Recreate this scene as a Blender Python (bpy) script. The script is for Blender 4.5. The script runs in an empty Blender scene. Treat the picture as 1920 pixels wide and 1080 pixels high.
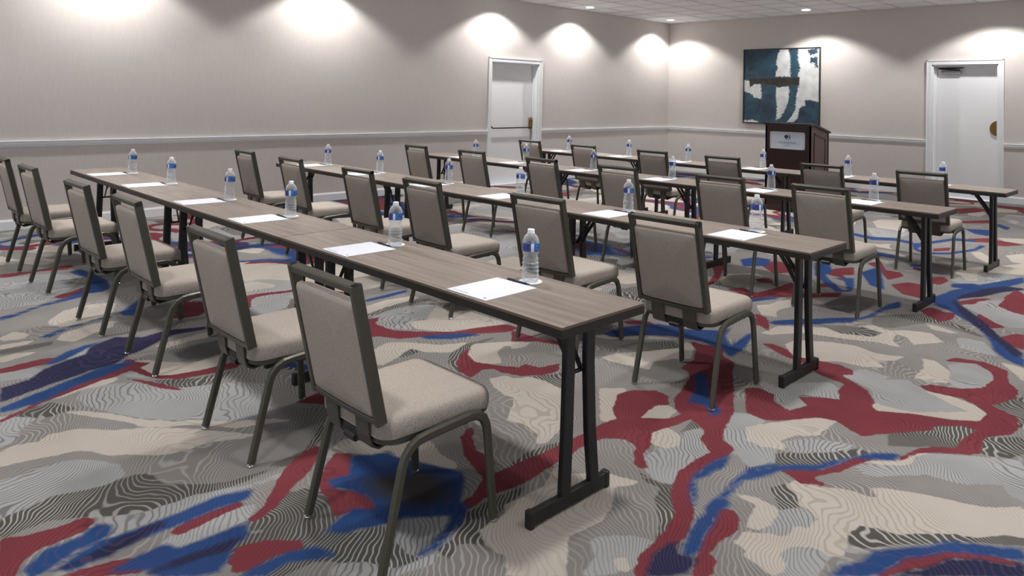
import bpy, bmesh, math, random
import numpy as np
from mathutils import Matrix, Vector

random.seed(7)
SC = bpy.context.scene
COL = SC.collection

# ------------------------------------------------------------------ camera
cam_d = bpy.data.cameras.new('camera')
cam = bpy.data.objects.new('camera', cam_d)
COL.objects.link(cam)
R2, U2, FW = (0.6976, 0.7162, 0.0214), (-0.0006, -0.0293, 0.9996), (-0.7165, 0.6973, 0.0200)
cam.matrix_world = Matrix(((R2[0], U2[0], -FW[0], 0), (R2[1], U2[1], -FW[1], 0), (R2[2], U2[2], -FW[2], 1.5468), (0, 0, 0, 1)))
cam_d.sensor_width = 36.0
cam_d.lens = 1373.4 / 1920 * 36.0
cam_d.shift_y = -(540 - 155.54) / 1920
cam_d.clip_start = 0.05
SC.camera = cam

# ------------------------------------------------------------------ world, exposure
world = bpy.data.worlds.new('world')
SC.world = world
world.use_nodes = True
world.node_tree.nodes['Background'].inputs[0].default_value = (0.90, 0.96, 1.0, 1)
world.node_tree.nodes['Background'].inputs[1].default_value = 0.45
SC.view_settings.view_transform = 'Standard'
SC.view_settings.look = 'None'
SC.view_settings.exposure = 0.62
SC.view_settings.gamma = 1.0
SC.view_settings.use_curve_mapping = False

WASH_W = 80.0       # wall-washing downlights
DOWN_W = 152.0       # added unseen downlights over the seating

# ------------------------------------------------------------------ helpers
def srgb(r, g, b):
    f = lambda c: (c / 255 / 12.92) if c <= 10.3 else ((c / 255 + 0.055) / 1.055) ** 2.4
    return (f(r), f(g), f(b), 1.0)

def new_mat(name):
    m = bpy.data.materials.new(name)
    m.use_nodes = True
    return m, m.node_tree.nodes, m.node_tree.links, m.node_tree.nodes['Principled BSDF']

def plain(name, col, rough=0.5, metal=0.0, noise=0.0, nscale=40.0, spec=None):
    m, N, L, B = new_mat(name)
    B.inputs['Base Color'].default_value = col
    B.inputs['Roughness'].default_value = rough
    B.inputs['Metallic'].default_value = metal
    if spec is not None:
        B.inputs['Specular IOR Level'].default_value = spec
    if noise > 0:
        tc = N.new('ShaderNodeTexCoord'); nz = N.new('ShaderNodeTexNoise')
        nz.inputs['Scale'].default_value = nscale; nz.inputs['Detail'].default_value = 4
        L.new(tc.outputs['Object'], nz.inputs['Vector'])
        mx = N.new('ShaderNodeMix'); mx.data_type = 'RGBA'
        mx.inputs[6].default_value = tuple(c * (1 - noise) for c in col[:3]) + (1,)
        mx.inputs[7].default_value = tuple(min(1, c * (1 + noise)) for c in col[:3]) + (1,)
        L.new(nz.outputs['Fac'], mx.inputs[0]); L.new(mx.outputs[2], B.inputs['Base Color'])
    return m

def props(o, label=None, cat=None, group=None, kind=None):
    if label: o['label'] = label
    if cat: o['category'] = cat
    if group: o['group'] = group
    if kind: o['kind'] = kind
    return o

def link(o, parent=None):
    COL.objects.link(o)
    if parent is not None:
        o.parent = parent
    return o

def empty(name, loc=(0, 0, 0), rz=0.0):
    o = bpy.data.objects.new(name, None)
    o.empty_display_size = 0.1
    o.location = loc; o.rotation_euler = (0, 0, rz)
    return link(o)

def copy_tree(o, parent=None):
    c = o.copy()
    COL.objects.link(c)
    c.parent = parent
    for ch in o.children:
        copy_tree(ch, c)
    return c

class MB:
    """collects geometry; build() links it as one mesh object"""
    def __init__(s):
        s.v = []; s.f = []; s.m = []
    def add(s, vs, fs, mat=0):
        b = len(s.v)
        s.v += [tuple(x) for x in vs]
        for f in fs:
            s.f.append(tuple(i + b for i in f)); s.m.append(mat)
        return s
    def box(s, x0, x1, y0, y1, z0, z1, mat=0, c=0.0):
        if c <= 0:
            vs = [(x0, y0, z0), (x1, y0, z0), (x1, y1, z0), (x0, y1, z0), (x0, y0, z1), (x1, y0, z1), (x1, y1, z1), (x0, y1, z1)]
            return s.add(vs, [(3, 2, 1, 0), (4, 5, 6, 7), (0, 1, 5, 4), (1, 2, 6, 5), (2, 3, 7, 6), (3, 0, 4, 7)], mat)
        bm = bmesh.new()
        bmesh.ops.create_cube(bm, size=1)
        for v in bm.verts:
            v.co = Vector(((x0 + x1) / 2 + v.co.x * (x1 - x0), (y0 + y1) / 2 + v.co.y * (y1 - y0), (z0 + z1) / 2 + v.co.z * (z1 - z0)))
        bmesh.ops.bevel(bm, geom=list(bm.edges), offset=c, segments=2, affect='EDGES', profile=0.5)
        return s.bm(bm, mat)
    def bm(s, bm, mat=0):
        bm.verts.index_update()
        s.add([v.co[:] for v in bm.verts], [[v.index for v in f.verts] for f in bm.faces], mat)
        bm.free()
        return s
    def sweep(s, path, side, w, t, ch=0.004, mat=0):
        """rectangular tube (chamfered), width w along 'side', thickness t across the path"""
        P = [Vector(p) for p in path]; S = Vector(side).normalized()
        n = len(P); rings = []
        for i in range(n):
            d = (P[min(i + 1, n - 1)] - P[max(i - 1, 0)]).normalized()
            nrm = d.cross(S).normalized()
            k = 1.0
            if 0 < i < n - 1:
                a = (P[i] - P[i - 1]).normalized(); b = (P[i + 1] - P[i]).normalized()
                k = 1.0 / max(0.5, math.cos(a.angle(b) / 2))
            hw, ht = w / 2, t / 2 * k
            c = min(ch, hw * 0.8, ht * 0.8)
            pr = [(-hw + c, -ht), (hw - c, -ht), (hw, -ht + c), (hw, ht - c), (hw - c, ht), (-hw + c, ht), (-hw, ht - c), (-hw, -ht + c)]
            rings.append([P[i] + S * a_ + nrm * b_ for a_, b_ in pr])
        vs = [q for r in rings for q in r]; fs = []
        for i in range(n - 1):
            for j in range(8):
                k2 = (j + 1) % 8
                fs.append((i * 8 + j, i * 8 + k2, (i + 1) * 8 + k2, (i + 1) * 8 + j))
        fs.append(tuple(range(7, -1, -1))); fs.append(tuple((n - 1) * 8 + j for j in range(8)))
        return s.add(vs, fs, mat)
    def lathe(s, prof, seg=20, mat=0, c=(0, 0, 0), mats=None, ribs=None):
        vs = []; fs = []; n = len(prof); mm = []
        for i, (r, z) in enumerate(prof):
            for j in range(seg):
                a = 2 * math.pi * j / seg
                rr = r
                if ribs: rr = r * (1 + ribs(z, a))
                vs.append((c[0] + rr * math.cos(a), c[1] + rr * math.sin(a), c[2] + z))
        for i in range(n - 1):
            for j in range(seg):
                k = (j + 1) % seg
                fs.append((i * seg + j, i * seg + k, (i + 1) * seg + k, (i + 1) * seg + j))
        fs.append(tuple(range(seg - 1, -1, -1))); fs.append(tuple((n - 1) * seg + j for j in range(seg)))
        return s.add(vs, fs, mat)
    def rod(s, a, b, r, seg=10, mat=0):
        a, b = Vector(a), Vector(b); d = (b - a).normalized()
        u = d.orthogonal().normalized(); w = d.cross(u)
        vs = [p + (u * math.cos(2 * math.pi * j / seg) + w * math.sin(2 * math.pi * j / seg)) * r for p in (a, b) for j in range(seg)]
        fs = [(j, (j + 1) % seg, seg + (j + 1) % seg, seg + j) for j in range(seg)]
        fs += [tuple(range(seg - 1, -1, -1)), tuple(range(seg, 2 * seg))]
        return s.add(vs, fs, mat)
    def prism(s, pts, axis, a0, a1, mat=0):
        """extrude a 2D outline along axis ('x','y','z') from a0 to a1"""
        def P(p, a):
            return {'x': (a, p[0], p[1]), 'y': (p[0], a, p[1]), 'z': (p[0], p[1], a)}[axis]
        n = len(pts)
        vs = [P(p, a0) for p in pts] + [P(p, a1) for p in pts]
        fs = [tuple(range(n - 1, -1, -1)), tuple(range(n, 2 * n))] + [(i, (i + 1) % n, n + (i + 1) % n, n + i) for i in range(n)]
        return s.add(vs, fs, mat)
    def mesh(s, name, mats, smooth=False):
        me = bpy.data.meshes.new(name)
        me.from_pydata(s.v, [], s.f)
        for m in (mats if isinstance(mats, (list, tuple)) else [mats]):
            me.materials.append(m)
        me.polygons.foreach_set('material_index', s.m)
        bm = bmesh.new(); bm.from_mesh(me)
        bmesh.ops.recalc_face_normals(bm, faces=bm.faces)
        bm.to_mesh(me); bm.free()
        if smooth:
            me.polygons.foreach_set('use_smooth', [True] * len(me.polygons))
            me.set_sharp_from_angle(angle=math.radians(40))
        me.update()
        return me
    def build(s, name, mats, parent=None, smooth=False):
        return link(bpy.data.objects.new(name, s.mesh(name, mats, smooth)), parent)

def rounded_outline(x0, x1, y0, y1, r, k=6, bow=0.0):
    """rounded rectangle outline, counter-clockwise; bow pushes the y0 side outwards in its middle"""
    pts = []
    for cx, cy, a0 in ((x1 - r, y0 + r, -90), (x1 - r, y1 - r, 0), (x0 + r, y1 - r, 90), (x0 + r, y0 + r, 180)):
        for i in range(k + 1):
            a = math.radians(a0 + 90 * i / k)
            pts.append((cx + r * math.cos(a), cy + r * math.sin(a)))
    for i in range(1, 8):
        pts.append((x0 + r + (x1 - x0 - 2 * r) * i / 8, y0))
    if bow:
        xm, hw, ym = (x0 + x1) / 2, (x1 - x0) / 2, (y0 + y1) / 2
        pts = [(x, y - (bow * max(0, 1 - ((x - xm) / hw) ** 2) if y < ym else 0)) for x, y in pts]
    return pts

def cushion(mb, outline, layers, dome, mp, mat=0):
    """stack of inset outlines; layers = [(inset, h)]; domed last face; mp maps (x, y, h) to 3D"""
    n = len(outline)
    cx = sum(p[0] for p in outline) / n; cy = sum(p[1] for p in outline) / n
    hx = max(abs(p[0] - cx) for p in outline); hy = max(abs(p[1] - cy) for p in outline)
    vs, fs = [], []
    L = list(layers)
    top_in, top_h = L[-1]
    for q in (0.25, 0.5, 0.75, 0.93):
        L.append((top_in + (min(hx, hy) - top_in) * q, top_h + dome * (1 - (1 - q) ** 2)))
    for ins, h_ in L:
        sx, sy = (hx - ins) / hx, (hy - ins) / hy
        vs += [mp(cx + (p[0] - cx) * sx, cy + (p[1] - cy) * sy, h_) for p in outline]
    for i in range(len(L) - 1):
        for j in range(n):
            k = (j + 1) % n
            fs.append((i * n + j, i * n + k, (i + 1) * n + k, (i + 1) * n + j))
    fs.append(tuple(range(n - 1, -1, -1))); fs.append(tuple((len(L) - 1) * n + j for j in range(n)))
    mb.add(vs, fs, mat)

# ------------------------------------------------------------------ numpy noise and signed distances (carpet and canvas fields)
def vnoise(x, y, seed):
    xi, yi = np.floor(x).astype(np.int64), np.floor(y).astype(np.int64)
    xf, yf = x - xi, y - yi
    def hsh(a, b):
        n = (a * 374761393 + b * 668265263 + seed * 974634791) & 0xFFFFFFFF
        n = ((n ^ (n >> 13)) * 1274126177) & 0xFFFFFFFF
        return ((n ^ (n >> 16)) & 0xFFFF) / 65535.0
    u, v = xf * xf * (3 - 2 * xf), yf * yf * (3 - 2 * yf)
    return (hsh(xi, yi) * (1 - u) + hsh(xi + 1, yi) * u) * (1 - v) + (hsh(xi, yi + 1) * (1 - u) + hsh(xi + 1, yi + 1) * u) * v

def fbm(x, y, seed, oct=3):
    s = np.zeros_like(x); a = 1.0; t = 0
    for o in range(oct):
        s += a * vnoise(x * 2 ** o, y * 2 ** o, seed + o * 17); t += a; a *= 0.5
    return s / t

def seg_dist(X, Y, pts, closed):
    d2 = np.full(X.shape, 1e9)
    n = len(pts)
    for i in range(n if closed else n - 1):
        ax, ay = pts[i][:2]; bx, by = pts[(i + 1) % n][:2]
        dx, dy = bx - ax, by - ay
        t = np.clip(((X - ax) * dx + (Y - ay) * dy) / (dx * dx + dy * dy + 1e-12), 0, 1)
        d2 = np.minimum(d2, (X - ax - t * dx) ** 2 + (Y - ay - t * dy) ** 2)
    return np.sqrt(d2)

def poly_sdf(X, Y, pts):
    """negative inside"""
    inside = np.zeros(X.shape, bool)
    n = len(pts)
    for i in range(n):
        ax, ay = pts[i]; bx, by = pts[(i + 1) % n]
        c = ((ay > Y) != (by > Y)) & (X < (bx - ax) * (Y - ay) / ((by - ay) if by != ay else 1e-12) + ax)
        inside ^= c
    d = seg_dist(X, Y, pts, True)
    return np.where(inside, -d, d)

def grid_mesh(name, xs, ys, fn, mat, attrs):
    nx, ny = len(xs), len(ys)
    X, Y = np.meshgrid(xs, ys)
    co = fn(X.ravel(), Y.ravel())
    idx = np.arange(nx * ny).reshape(ny, nx)
    q = np.stack([idx[:-1, :-1], idx[:-1, 1:], idx[1:, 1:], idx[1:, :-1]], -1).reshape(-1, 4)
    me = bpy.data.meshes.new(name)
    me.vertices.add(nx * ny); me.vertices.foreach_set('co', co.astype(np.float32).ravel())
    me.loops.add(q.size); me.loops.foreach_set('vertex_index', q.astype(np.int32).ravel())
    me.polygons.add(len(q))
    me.polygons.foreach_set('loop_start', np.arange(0, q.size, 4, dtype=np.int32))
    me.polygons.foreach_set('loop_total', np.full(len(q), 4, np.int32))
    for k, a in attrs.items():
        at = me.attributes.new(k, 'FLOAT', 'POINT'); at.data.foreach_set('value', a.astype(np.float32).ravel())
    me.materials.append(mat)
    me.update(); me.validate()
    return me

# ------------------------------------------------------------------ carpet: drawn motifs of the weave, in floor metres
MOTIFS = {
 'c': [
  [-3.73,0.66,-3.76,0.71,-3.73,0.8,-3.78,0.85,-3.75,0.97,-3.64,1.06,-3.58,1.16,-3.47,1.29,-3.36,1.38,-3.18,1.52,-3.19,1.45,-3.25,1.34,-3.24,1.27,-3.26,1.15,-3.37,1.04,-3.41,0.98,-3.46,0.96,-3.54,0.91,-3.55,0.83,-3.58,0.73,-3.59,0.63],
  [-3.99,0.96,-3.95,1.02,-3.83,1.11,-3.68,1.19,-3.54,1.31,-3.5,1.39,-3.39,1.48,-3.28,1.65,-3.21,1.71,-3.27,1.57,-3.3,1.49,-3.46,1.37,-3.57,1.19,-3.74,1.12,-3.9,1.01],
  [-4.21,0.92,-4.27,1.1,-4.34,1.24,-4.27,1.27,-4.23,1.2,-4.24,1.09,-4.19,0.98],
  [-2.84,1.72,-2.87,1.79,-2.85,1.94,-2.66,1.81,-2.75,1.76],
  [-4.47,1.41,-4.31,1.59,-4.16,1.76,-4.09,1.7,-4.12,1.58,-4.15,1.46,-4.31,1.4],
  [-2.84,1.72,-2.86,1.79,-2.88,1.87,-2.76,1.86,-2.68,1.95,-2.64,2.06,-2.59,2.07,-2.49,2.03,-2.38,2.03,-2.35,2.0,-2.4,1.96,-2.52,1.91,-2.61,1.88,-2.66,1.86,-2.7,1.79,-2.77,1.74],
  [-1.95,1.79,-1.96,1.87,-1.98,2.01,-2.0,2.11,-1.65,1.75,-1.68,1.72,-1.78,1.78,-1.82,1.75,-1.88,1.75],
  [-2.9,2.83,-2.84,2.95,-2.75,2.97,-2.6,2.95,-2.34,2.7,-2.25,2.45,-2.27,2.41,-2.32,2.48,-2.44,2.52,-2.53,2.48,-2.66,2.66],
  [-2.48,3.12,-2.39,3.23,-2.33,3.11,-2.26,2.94,-2.17,2.89,-2.18,2.84,-2.23,2.82],
  [-1.72,3.28,-1.66,3.43,-1.54,3.19,-1.58,3.15,-1.66,3.2],
  [-2.01,1.97,-2.0,2.06,-2.0,2.18,-2.07,2.32,-2.05,2.35,-2.0,2.32,-1.88,2.45,-1.77,2.48,-1.78,2.43,-1.82,2.39,-1.74,2.27,-1.7,2.16,-1.71,2.06,-1.72,2.0,-1.67,1.93,-1.58,1.83,-1.71,1.69,-1.8,1.77,-1.8,1.79],
  [-1.46,2.7,-1.38,2.74,-1.3,2.68,-1.27,2.61,-1.29,2.54,-1.32,2.55,-1.36,2.69],
  [-1.3,2.41,-1.3,2.49,-1.23,2.55,-1.12,2.33,-1.2,2.36,-1.26,2.4],
  [-1.52,2.01,-1.5,2.05,-1.45,1.99,-1.48,1.98],
  [-2.36,4.7,-2.35,4.93,-2.24,5.03,-2.12,5.14,-1.99,5.09,-1.82,5.19,-1.8,5.34,-1.96,5.38,-1.93,5.47,-1.8,5.42,-1.72,5.52,-1.59,5.58,-1.47,5.44,-1.59,5.24,-1.66,5.36,-1.75,5.39,-1.71,5.2,-1.63,5.11,-1.77,5.1,-1.92,5.01,-2.03,4.97,-2.18,4.91,-2.31,4.69],
  [-2.14,4.58,-2.14,4.71,-1.98,4.85,-1.84,4.91,-1.69,4.86,-1.61,4.89,-1.55,4.94,-1.57,4.82,-1.64,4.72,-1.57,4.64,-1.65,4.57,-1.79,4.54,-1.87,4.45,-2.02,4.44,-2.07,4.49],
  [-1.46,4.99,-1.4,5.0,-1.29,4.88,-1.24,4.67,-1.3,4.61,-1.39,4.61,-1.4,4.82],
  [-1.42,4.02,-1.4,4.06,-1.33,4.05,-1.24,4.08,-1.14,4.19,-1.04,4.31,-1.08,4.33,-1.17,4.37,-1.28,4.44,-1.21,4.47,-1.1,4.44,-1.01,4.41,-0.97,4.33,-0.98,4.21,-1.06,4.15,-1.15,4.11,-1.29,4.02,-1.36,3.97],
  [-1.71,3.27,-1.67,3.39,-1.6,3.54,-1.53,3.65,-1.46,3.68,-1.46,3.58,-1.46,3.45,-1.53,3.38,-1.55,3.28,-1.49,3.2,-1.58,3.18,-1.65,3.16],
  [-1.68,5.82,-1.6,5.79,-1.47,5.74,-1.49,5.7,-1.61,5.69],
  [-2.65,5.21,-2.65,5.58,-2.55,5.58,-2.56,5.44,-2.53,5.24,-2.46,5.11,-2.55,5.11],
  [-1.12,5.29,-1.0,5.28,-0.95,5.03,-1.01,5.13],
  [-1.35,2.92,-1.34,2.98,-1.3,3.02,-1.25,3.01,-1.17,3.06,-1.07,3.08,-1.06,3.11,-1.11,3.15,-1.05,3.2,-0.92,3.27,-0.83,3.3,-0.76,3.33,-0.7,3.39,-0.65,3.46,-0.6,3.22,-0.66,3.18,-0.73,3.08,-0.8,3.04,-0.87,2.96,-0.93,2.89,-0.99,2.88,-1.04,2.85,-1.05,2.77,-1.04,2.7,-1.02,2.68,-1.01,2.61,-1.04,2.58,-1.1,2.59,-1.14,2.55,-1.17,2.48,-1.16,2.44,-1.12,2.42,-1.11,2.38,-1.14,2.34,-1.19,2.35,-1.23,2.36,-1.3,2.49,-1.27,2.52,-1.22,2.55,-1.18,2.58,-1.2,2.66,-1.15,2.68,-1.16,2.77,-1.19,2.81,-1.24,2.81,-1.29,2.88],
  [-1.42,2.72,-1.39,2.73,-1.32,2.73,-1.28,2.7,-1.27,2.61,-1.28,2.54,-1.31,2.52,-1.34,2.6,-1.35,2.67,-1.38,2.71],
  [-1.22,3.35,-1.15,3.44,-1.11,3.49,-1.07,3.64,-1.05,3.67,-1.07,3.58,-1.07,3.48,-1.14,3.4],
  [-2.77,3.5,-2.74,3.65,-2.66,3.78,-2.55,4.01,-2.6,4.14,-2.51,4.09,-2.41,3.89,-2.48,3.8,-2.53,3.68,-2.47,3.55,-2.58,3.52,-2.7,3.49],
  [-3.09,3.74,-3.0,3.88,-2.87,4.02,-2.66,4.14,-2.8,3.98,-2.96,3.8],
  [-3.33,3.29,-3.24,3.36,-3.21,3.28,-3.23,3.19],
  [-4.08,3.04,-4.03,3.15,-4.29,3.45,-4.08,3.38,-4.02,3.51,-3.62,3.52,-3.71,3.24,-3.75,3.09,-3.93,2.98],
  [-3.37,2.95,-3.45,3.08,-3.38,3.2,-3.29,3.34,-3.22,3.27,-3.31,3.2,-3.25,3.08,-3.1,2.98,-3.15,2.9,-3.23,2.87],
  [-3.75,2.51,-3.82,2.68,-3.74,2.78,-3.57,2.9,-3.5,3.06,-3.43,2.87,-3.53,2.76,-3.65,2.73,-3.56,2.55,-3.52,2.43,-3.6,2.41],
  [-2.97,2.77,-2.94,2.86,-2.82,2.88,-2.65,2.7,-2.76,2.68,-2.87,2.71],
  [-4.57,3.01,-4.62,3.22,-4.58,3.44,-4.52,3.46,-4.47,3.12,-4.42,2.93],
  [-5.62,1.23,-5.82,1.37,-5.87,1.56,-5.81,1.69,-5.55,1.59,-5.46,1.41,-5.43,1.28,-5.51,1.22],
  [-5.17,1.18,-5.28,1.24,-5.37,1.43,-5.37,1.56,-5.23,1.51,-5.17,1.38,-5.07,1.25],
  [-5.44,0.94,-5.51,1.02,-5.38,1.09,-5.33,1.03,-5.36,0.92],
  [-4.68,1.6,-4.71,1.79,-4.74,1.92,-4.63,1.89,-4.64,1.8,-4.6,1.62],
  [-4.49,1.41,-4.46,1.47,-4.32,1.57,-4.25,1.69,-4.29,1.81,-4.21,1.83,-4.14,1.75,-4.15,1.61,-4.19,1.51,-4.26,1.42,-4.39,1.4],
  [-8.06,1.36,-7.79,1.44,-7.78,1.62,-7.5,1.72,-7.43,1.55,-7.67,1.42,-7.64,1.29],
  [-5.28,0.91,-5.26,0.99,-5.25,1.08,-5.2,1.03,-5.19,0.89],
  [-5.04,0.87,-5.05,0.96,-5.01,1.04,-4.98,0.99,-4.94,0.85],
  [-3.64,10.31,-3.64,10.57,-3.43,10.76,-3.26,10.66,-3.08,9.71,-3.21,9.83,-3.42,9.84],
  [-2.06,7.83,-2.02,8.04,-1.91,8.29,-1.85,8.12,-1.88,7.97,-1.79,7.6,-1.85,7.53,-1.93,7.69],
  [-1.82,8.05,-1.81,8.47,-1.67,8.81,-1.56,8.21,-1.69,8.13],
  [-1.89,9.13,-1.79,9.41,-1.67,8.81,-1.76,8.79],
  [-2.18,9.01,-2.13,9.13,-2.01,8.94,-1.91,8.51,-2.07,8.76],
  [-2.21,10.26,-1.99,10.48,-1.92,10.1,-2.1,10.09],
  [-2.87,13.3,-2.62,13.33,-2.57,12.99,-2.77,12.82],
  [-3.08,12.5,-3.01,12.9,-2.83,12.45,-2.81,12.02,-2.96,12.09],
  [-3.31,5.8,-3.37,6.04,-3.22,6.27,-3.12,6.21,-3.03,5.82,-3.08,5.68,-3.2,5.65],
  [-2.7,5.29,-2.62,5.45,-2.62,5.72,-2.5,5.52,-2.54,5.35,-2.55,5.21,-2.47,5.14,-2.55,5.09,-2.63,5.18]],
 'l': [
  [-4.4,1.3,-4.4,1.39,-4.36,1.5,-4.17,1.4,-4.27,1.32],
  [-4.25,1.1,-4.22,1.22,-4.15,1.33,-3.99,1.4,-3.92,1.48,-3.87,1.61,-3.81,1.72,-3.69,1.82,-3.48,1.75,-3.33,1.64,-3.39,1.48,-3.56,1.32,-3.66,1.23,-3.79,1.15,-3.99,1.06,-4.13,1.04],
  [-4.14,0.72,-4.01,0.84,-3.92,0.76,-3.8,0.72,-3.78,0.66],
  [-3.46,0.61,-3.45,0.71,-3.47,0.82,-3.44,0.89,-3.29,0.99,-3.19,0.98,-3.16,0.9,-3.18,0.82,-3.21,0.73,-3.18,0.64,-3.16,0.56],
  [-2.92,0.83,-2.86,0.93,-2.85,1.03,-2.85,1.14,-2.78,1.33,-2.79,1.45,-2.76,1.46,-2.77,1.34,-2.79,1.19,-2.78,1.04,-2.78,0.91,-2.77,0.77,-2.81,0.83],
  [-2.62,0.93,-2.65,0.98,-2.67,1.11,-2.66,1.21,-2.64,1.27,-2.57,1.22,-2.56,1.1,-2.56,0.96],
  [-4.84,0.84,-4.77,0.96,-4.66,1.0,-4.61,0.89,-4.63,0.8],
  [-2.19,1.62,-2.14,1.71,-2.1,1.78,-2.07,1.75,-2.03,1.67,-2.0,1.6,-1.98,1.53,-2.03,1.52,-2.11,1.54],
  [-2.11,1.29,-2.12,1.34,-2.06,1.39,-1.97,1.44,-1.96,1.53,-1.96,1.6,-1.92,1.56,-1.94,1.48,-1.96,1.41,-2.09,1.27],
  [-1.87,2.67,-1.88,2.82,-1.83,2.87,-1.89,3.03,-1.86,3.11,-1.82,3.08,-1.79,3.0,-1.7,2.93,-1.72,2.82,-1.7,2.67,-1.67,2.57,-1.73,2.55,-1.81,2.59],
  [-1.79,3.17,-1.84,3.39,-1.78,3.43,-1.69,3.41,-1.71,3.26,-1.61,3.15,-1.53,3.18,-1.47,3.05,-1.53,2.94,-1.6,3.0,-1.64,3.0],
  [-1.64,2.03,-1.63,2.09,-1.56,2.17,-1.48,2.2,-1.48,2.11,-1.44,2.01,-1.49,2.04,-1.52,2.01,-1.47,1.97,-1.54,1.87,-1.57,1.97],
  [-1.41,5.65,-1.29,5.65,-1.16,5.4,-1.26,5.39,-1.36,5.4,-1.43,5.59],
  [-1.69,6.61,-1.59,6.79,-1.46,7.02,-1.43,6.74,-1.25,6.6,-1.18,6.25,-1.25,6.17,-1.37,6.23,-1.5,6.41],
  [-1.55,4.38,-1.41,4.53,-1.28,4.44,-1.17,4.39,-1.04,4.32,-1.11,4.23,-1.24,4.09,-1.4,4.05,-1.47,4.2,-1.53,4.25,-1.69,4.33,-1.64,4.51,-1.48,4.5],
  [-1.32,4.99,-1.24,5.15,-1.13,5.06,-1.07,4.93,-1.08,4.73,-1.15,4.63,-1.23,4.65,-1.28,4.89],
  [-1.96,3.9,-1.81,3.66,-1.75,3.65,-1.67,3.61,-1.62,3.74,-1.74,3.86,-1.54,3.97,-1.62,4.11,-1.69,4.15,-1.83,3.97,-1.9,3.86],
  [-1.28,2.72,-1.23,2.8,-1.17,2.8,-1.15,2.68,-1.2,2.66,-1.18,2.58,-1.24,2.55,-1.29,2.53,-1.27,2.61],
  [-1.17,2.48,-1.14,2.55,-1.1,2.58,-1.04,2.58,-1.03,2.49,-1.02,2.44,-1.11,2.34,-1.12,2.42],
  [-1.53,3.28,-1.46,3.4,-1.36,3.46,-1.29,3.48,-1.34,3.35,-1.45,3.21,-1.51,3.23],
  [-1.22,3.3,-1.07,3.48,-1.05,3.65,-0.93,3.75,-0.79,3.87,-0.73,3.88,-0.66,3.5,-0.71,3.52,-0.75,3.6,-0.86,3.48,-0.91,3.46,-0.99,3.45,-1.09,3.32,-1.16,3.24],
  [-4.34,2.93,-4.38,3.13,-4.34,3.39,-4.24,3.4,-4.06,3.17,-4.08,3.05,-3.94,2.95,-4.06,2.84,-4.21,2.85],
  [-7.11,1.21,-7.08,1.38,-7.04,1.57,-6.87,1.64,-6.55,1.62,-6.35,1.49,-6.1,1.28,-6.15,1.13,-6.09,1.04],
  [-4.83,1.15,-4.9,1.24,-4.9,1.31,-4.8,1.25,-4.76,1.17,-4.79,1.13],
  [-4.71,0.88,-4.76,0.95,-4.66,1.0,-4.58,0.97,-4.62,0.87],
  [-1.96,7.43,-1.88,7.9,-1.69,8.1,-1.58,8.04,-1.69,7.56,-1.85,7.35],
  [-3.51,9.72,-3.36,9.77,-3.18,9.73,-3.02,9.79,-2.98,9.39,-3.2,9.11]],
 'd': [
  [-3.12,0.55,-3.17,0.59,-3.16,0.65,-3.21,0.76,-3.17,0.82,-3.16,0.92,-3.16,1.02,-3.13,1.06,-3.01,1.07,-2.92,1.17,-2.86,1.26,-2.85,1.42,-2.82,1.32,-2.85,1.14,-2.85,1.0,-2.92,0.86,-2.98,0.78,-3.03,0.69,-3.03,0.63,-3.02,0.54],
  [-2.63,1.42,-2.54,1.51,-2.38,1.48,-2.32,1.38,-2.41,1.32,-2.5,1.18,-2.57,1.23,-2.6,1.35],
  [-4.11,0.72,-4.16,0.93,-4.01,1.0,-3.99,0.89,-4.04,0.78,-4.05,0.71],
  [-4.12,1.41,-4.0,1.58,-3.99,1.77,-3.88,1.64,-3.92,1.48,-4.02,1.41],
  [-2.87,1.44,-2.9,1.62,-3.09,1.82,-3.1,1.87,-2.91,1.67,-2.83,1.5],
  [-2.5,1.14,-2.32,1.42,-2.16,1.47,-2.01,1.38,-2.15,1.32,-2.19,1.27,-2.19,1.19,-2.2,1.14,-2.27,1.07,-2.4,1.07],
  [-2.06,1.79,-2.07,1.92,-2.06,2.12,-2.03,2.07,-1.99,1.91,-1.95,1.79,-1.87,1.74,-1.83,1.74,-1.92,1.72,-1.96,1.67,-1.89,1.61,-1.96,1.61,-1.98,1.7],
  [-2.51,1.26,-2.62,1.44,-2.62,1.47,-2.56,1.48,-2.5,1.5,-2.36,1.45,-2.32,1.36,-2.24,1.43,-2.23,1.46,-2.21,1.54,-2.16,1.56,-2.06,1.52,-1.96,1.54,-1.99,1.44,-2.06,1.39,-2.14,1.33,-2.22,1.35,-2.38,1.25,-2.41,1.21],
  [-1.82,2.56,-1.76,2.54,-1.68,2.54,-1.7,2.65,-1.62,2.52,-1.53,2.39,-1.5,2.29,-1.49,2.21,-1.54,2.31,-1.64,2.42,-1.68,2.52,-1.75,2.51],
  [-1.89,2.97,-1.93,3.13,-1.92,3.21,-1.86,3.12,-1.89,3.03],
  [-2.21,2.17,-2.24,2.31,-2.23,2.45,-2.2,2.51,-2.14,2.45,-2.19,2.31,-2.18,2.18],
  [-2.84,2.95,-2.76,3.13,-2.63,3.03,-2.61,2.97,-2.73,2.95],
  [-2.19,5.17,-2.03,5.3,-1.95,5.35,-1.78,5.3,-1.82,5.19,-1.99,5.09,-2.11,5.16],
  [-2.0,5.71,-1.74,6.13,-1.47,5.91,-1.26,5.73,-1.45,5.8,-1.67,5.88,-1.81,5.51,-1.92,5.43],
  [-1.0,4.48,-0.93,4.7,-0.89,4.74,-0.81,4.29,-0.85,4.3,-0.86,4.41,-0.93,4.45],
  [-1.23,3.72,-1.12,3.99,-0.97,4.14,-0.96,4.05,-0.98,3.91,-0.97,3.81,-1.1,3.72,-1.19,3.6],
  [-0.91,4.01,-0.8,4.17,-0.75,3.99,-0.88,3.84],
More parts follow.
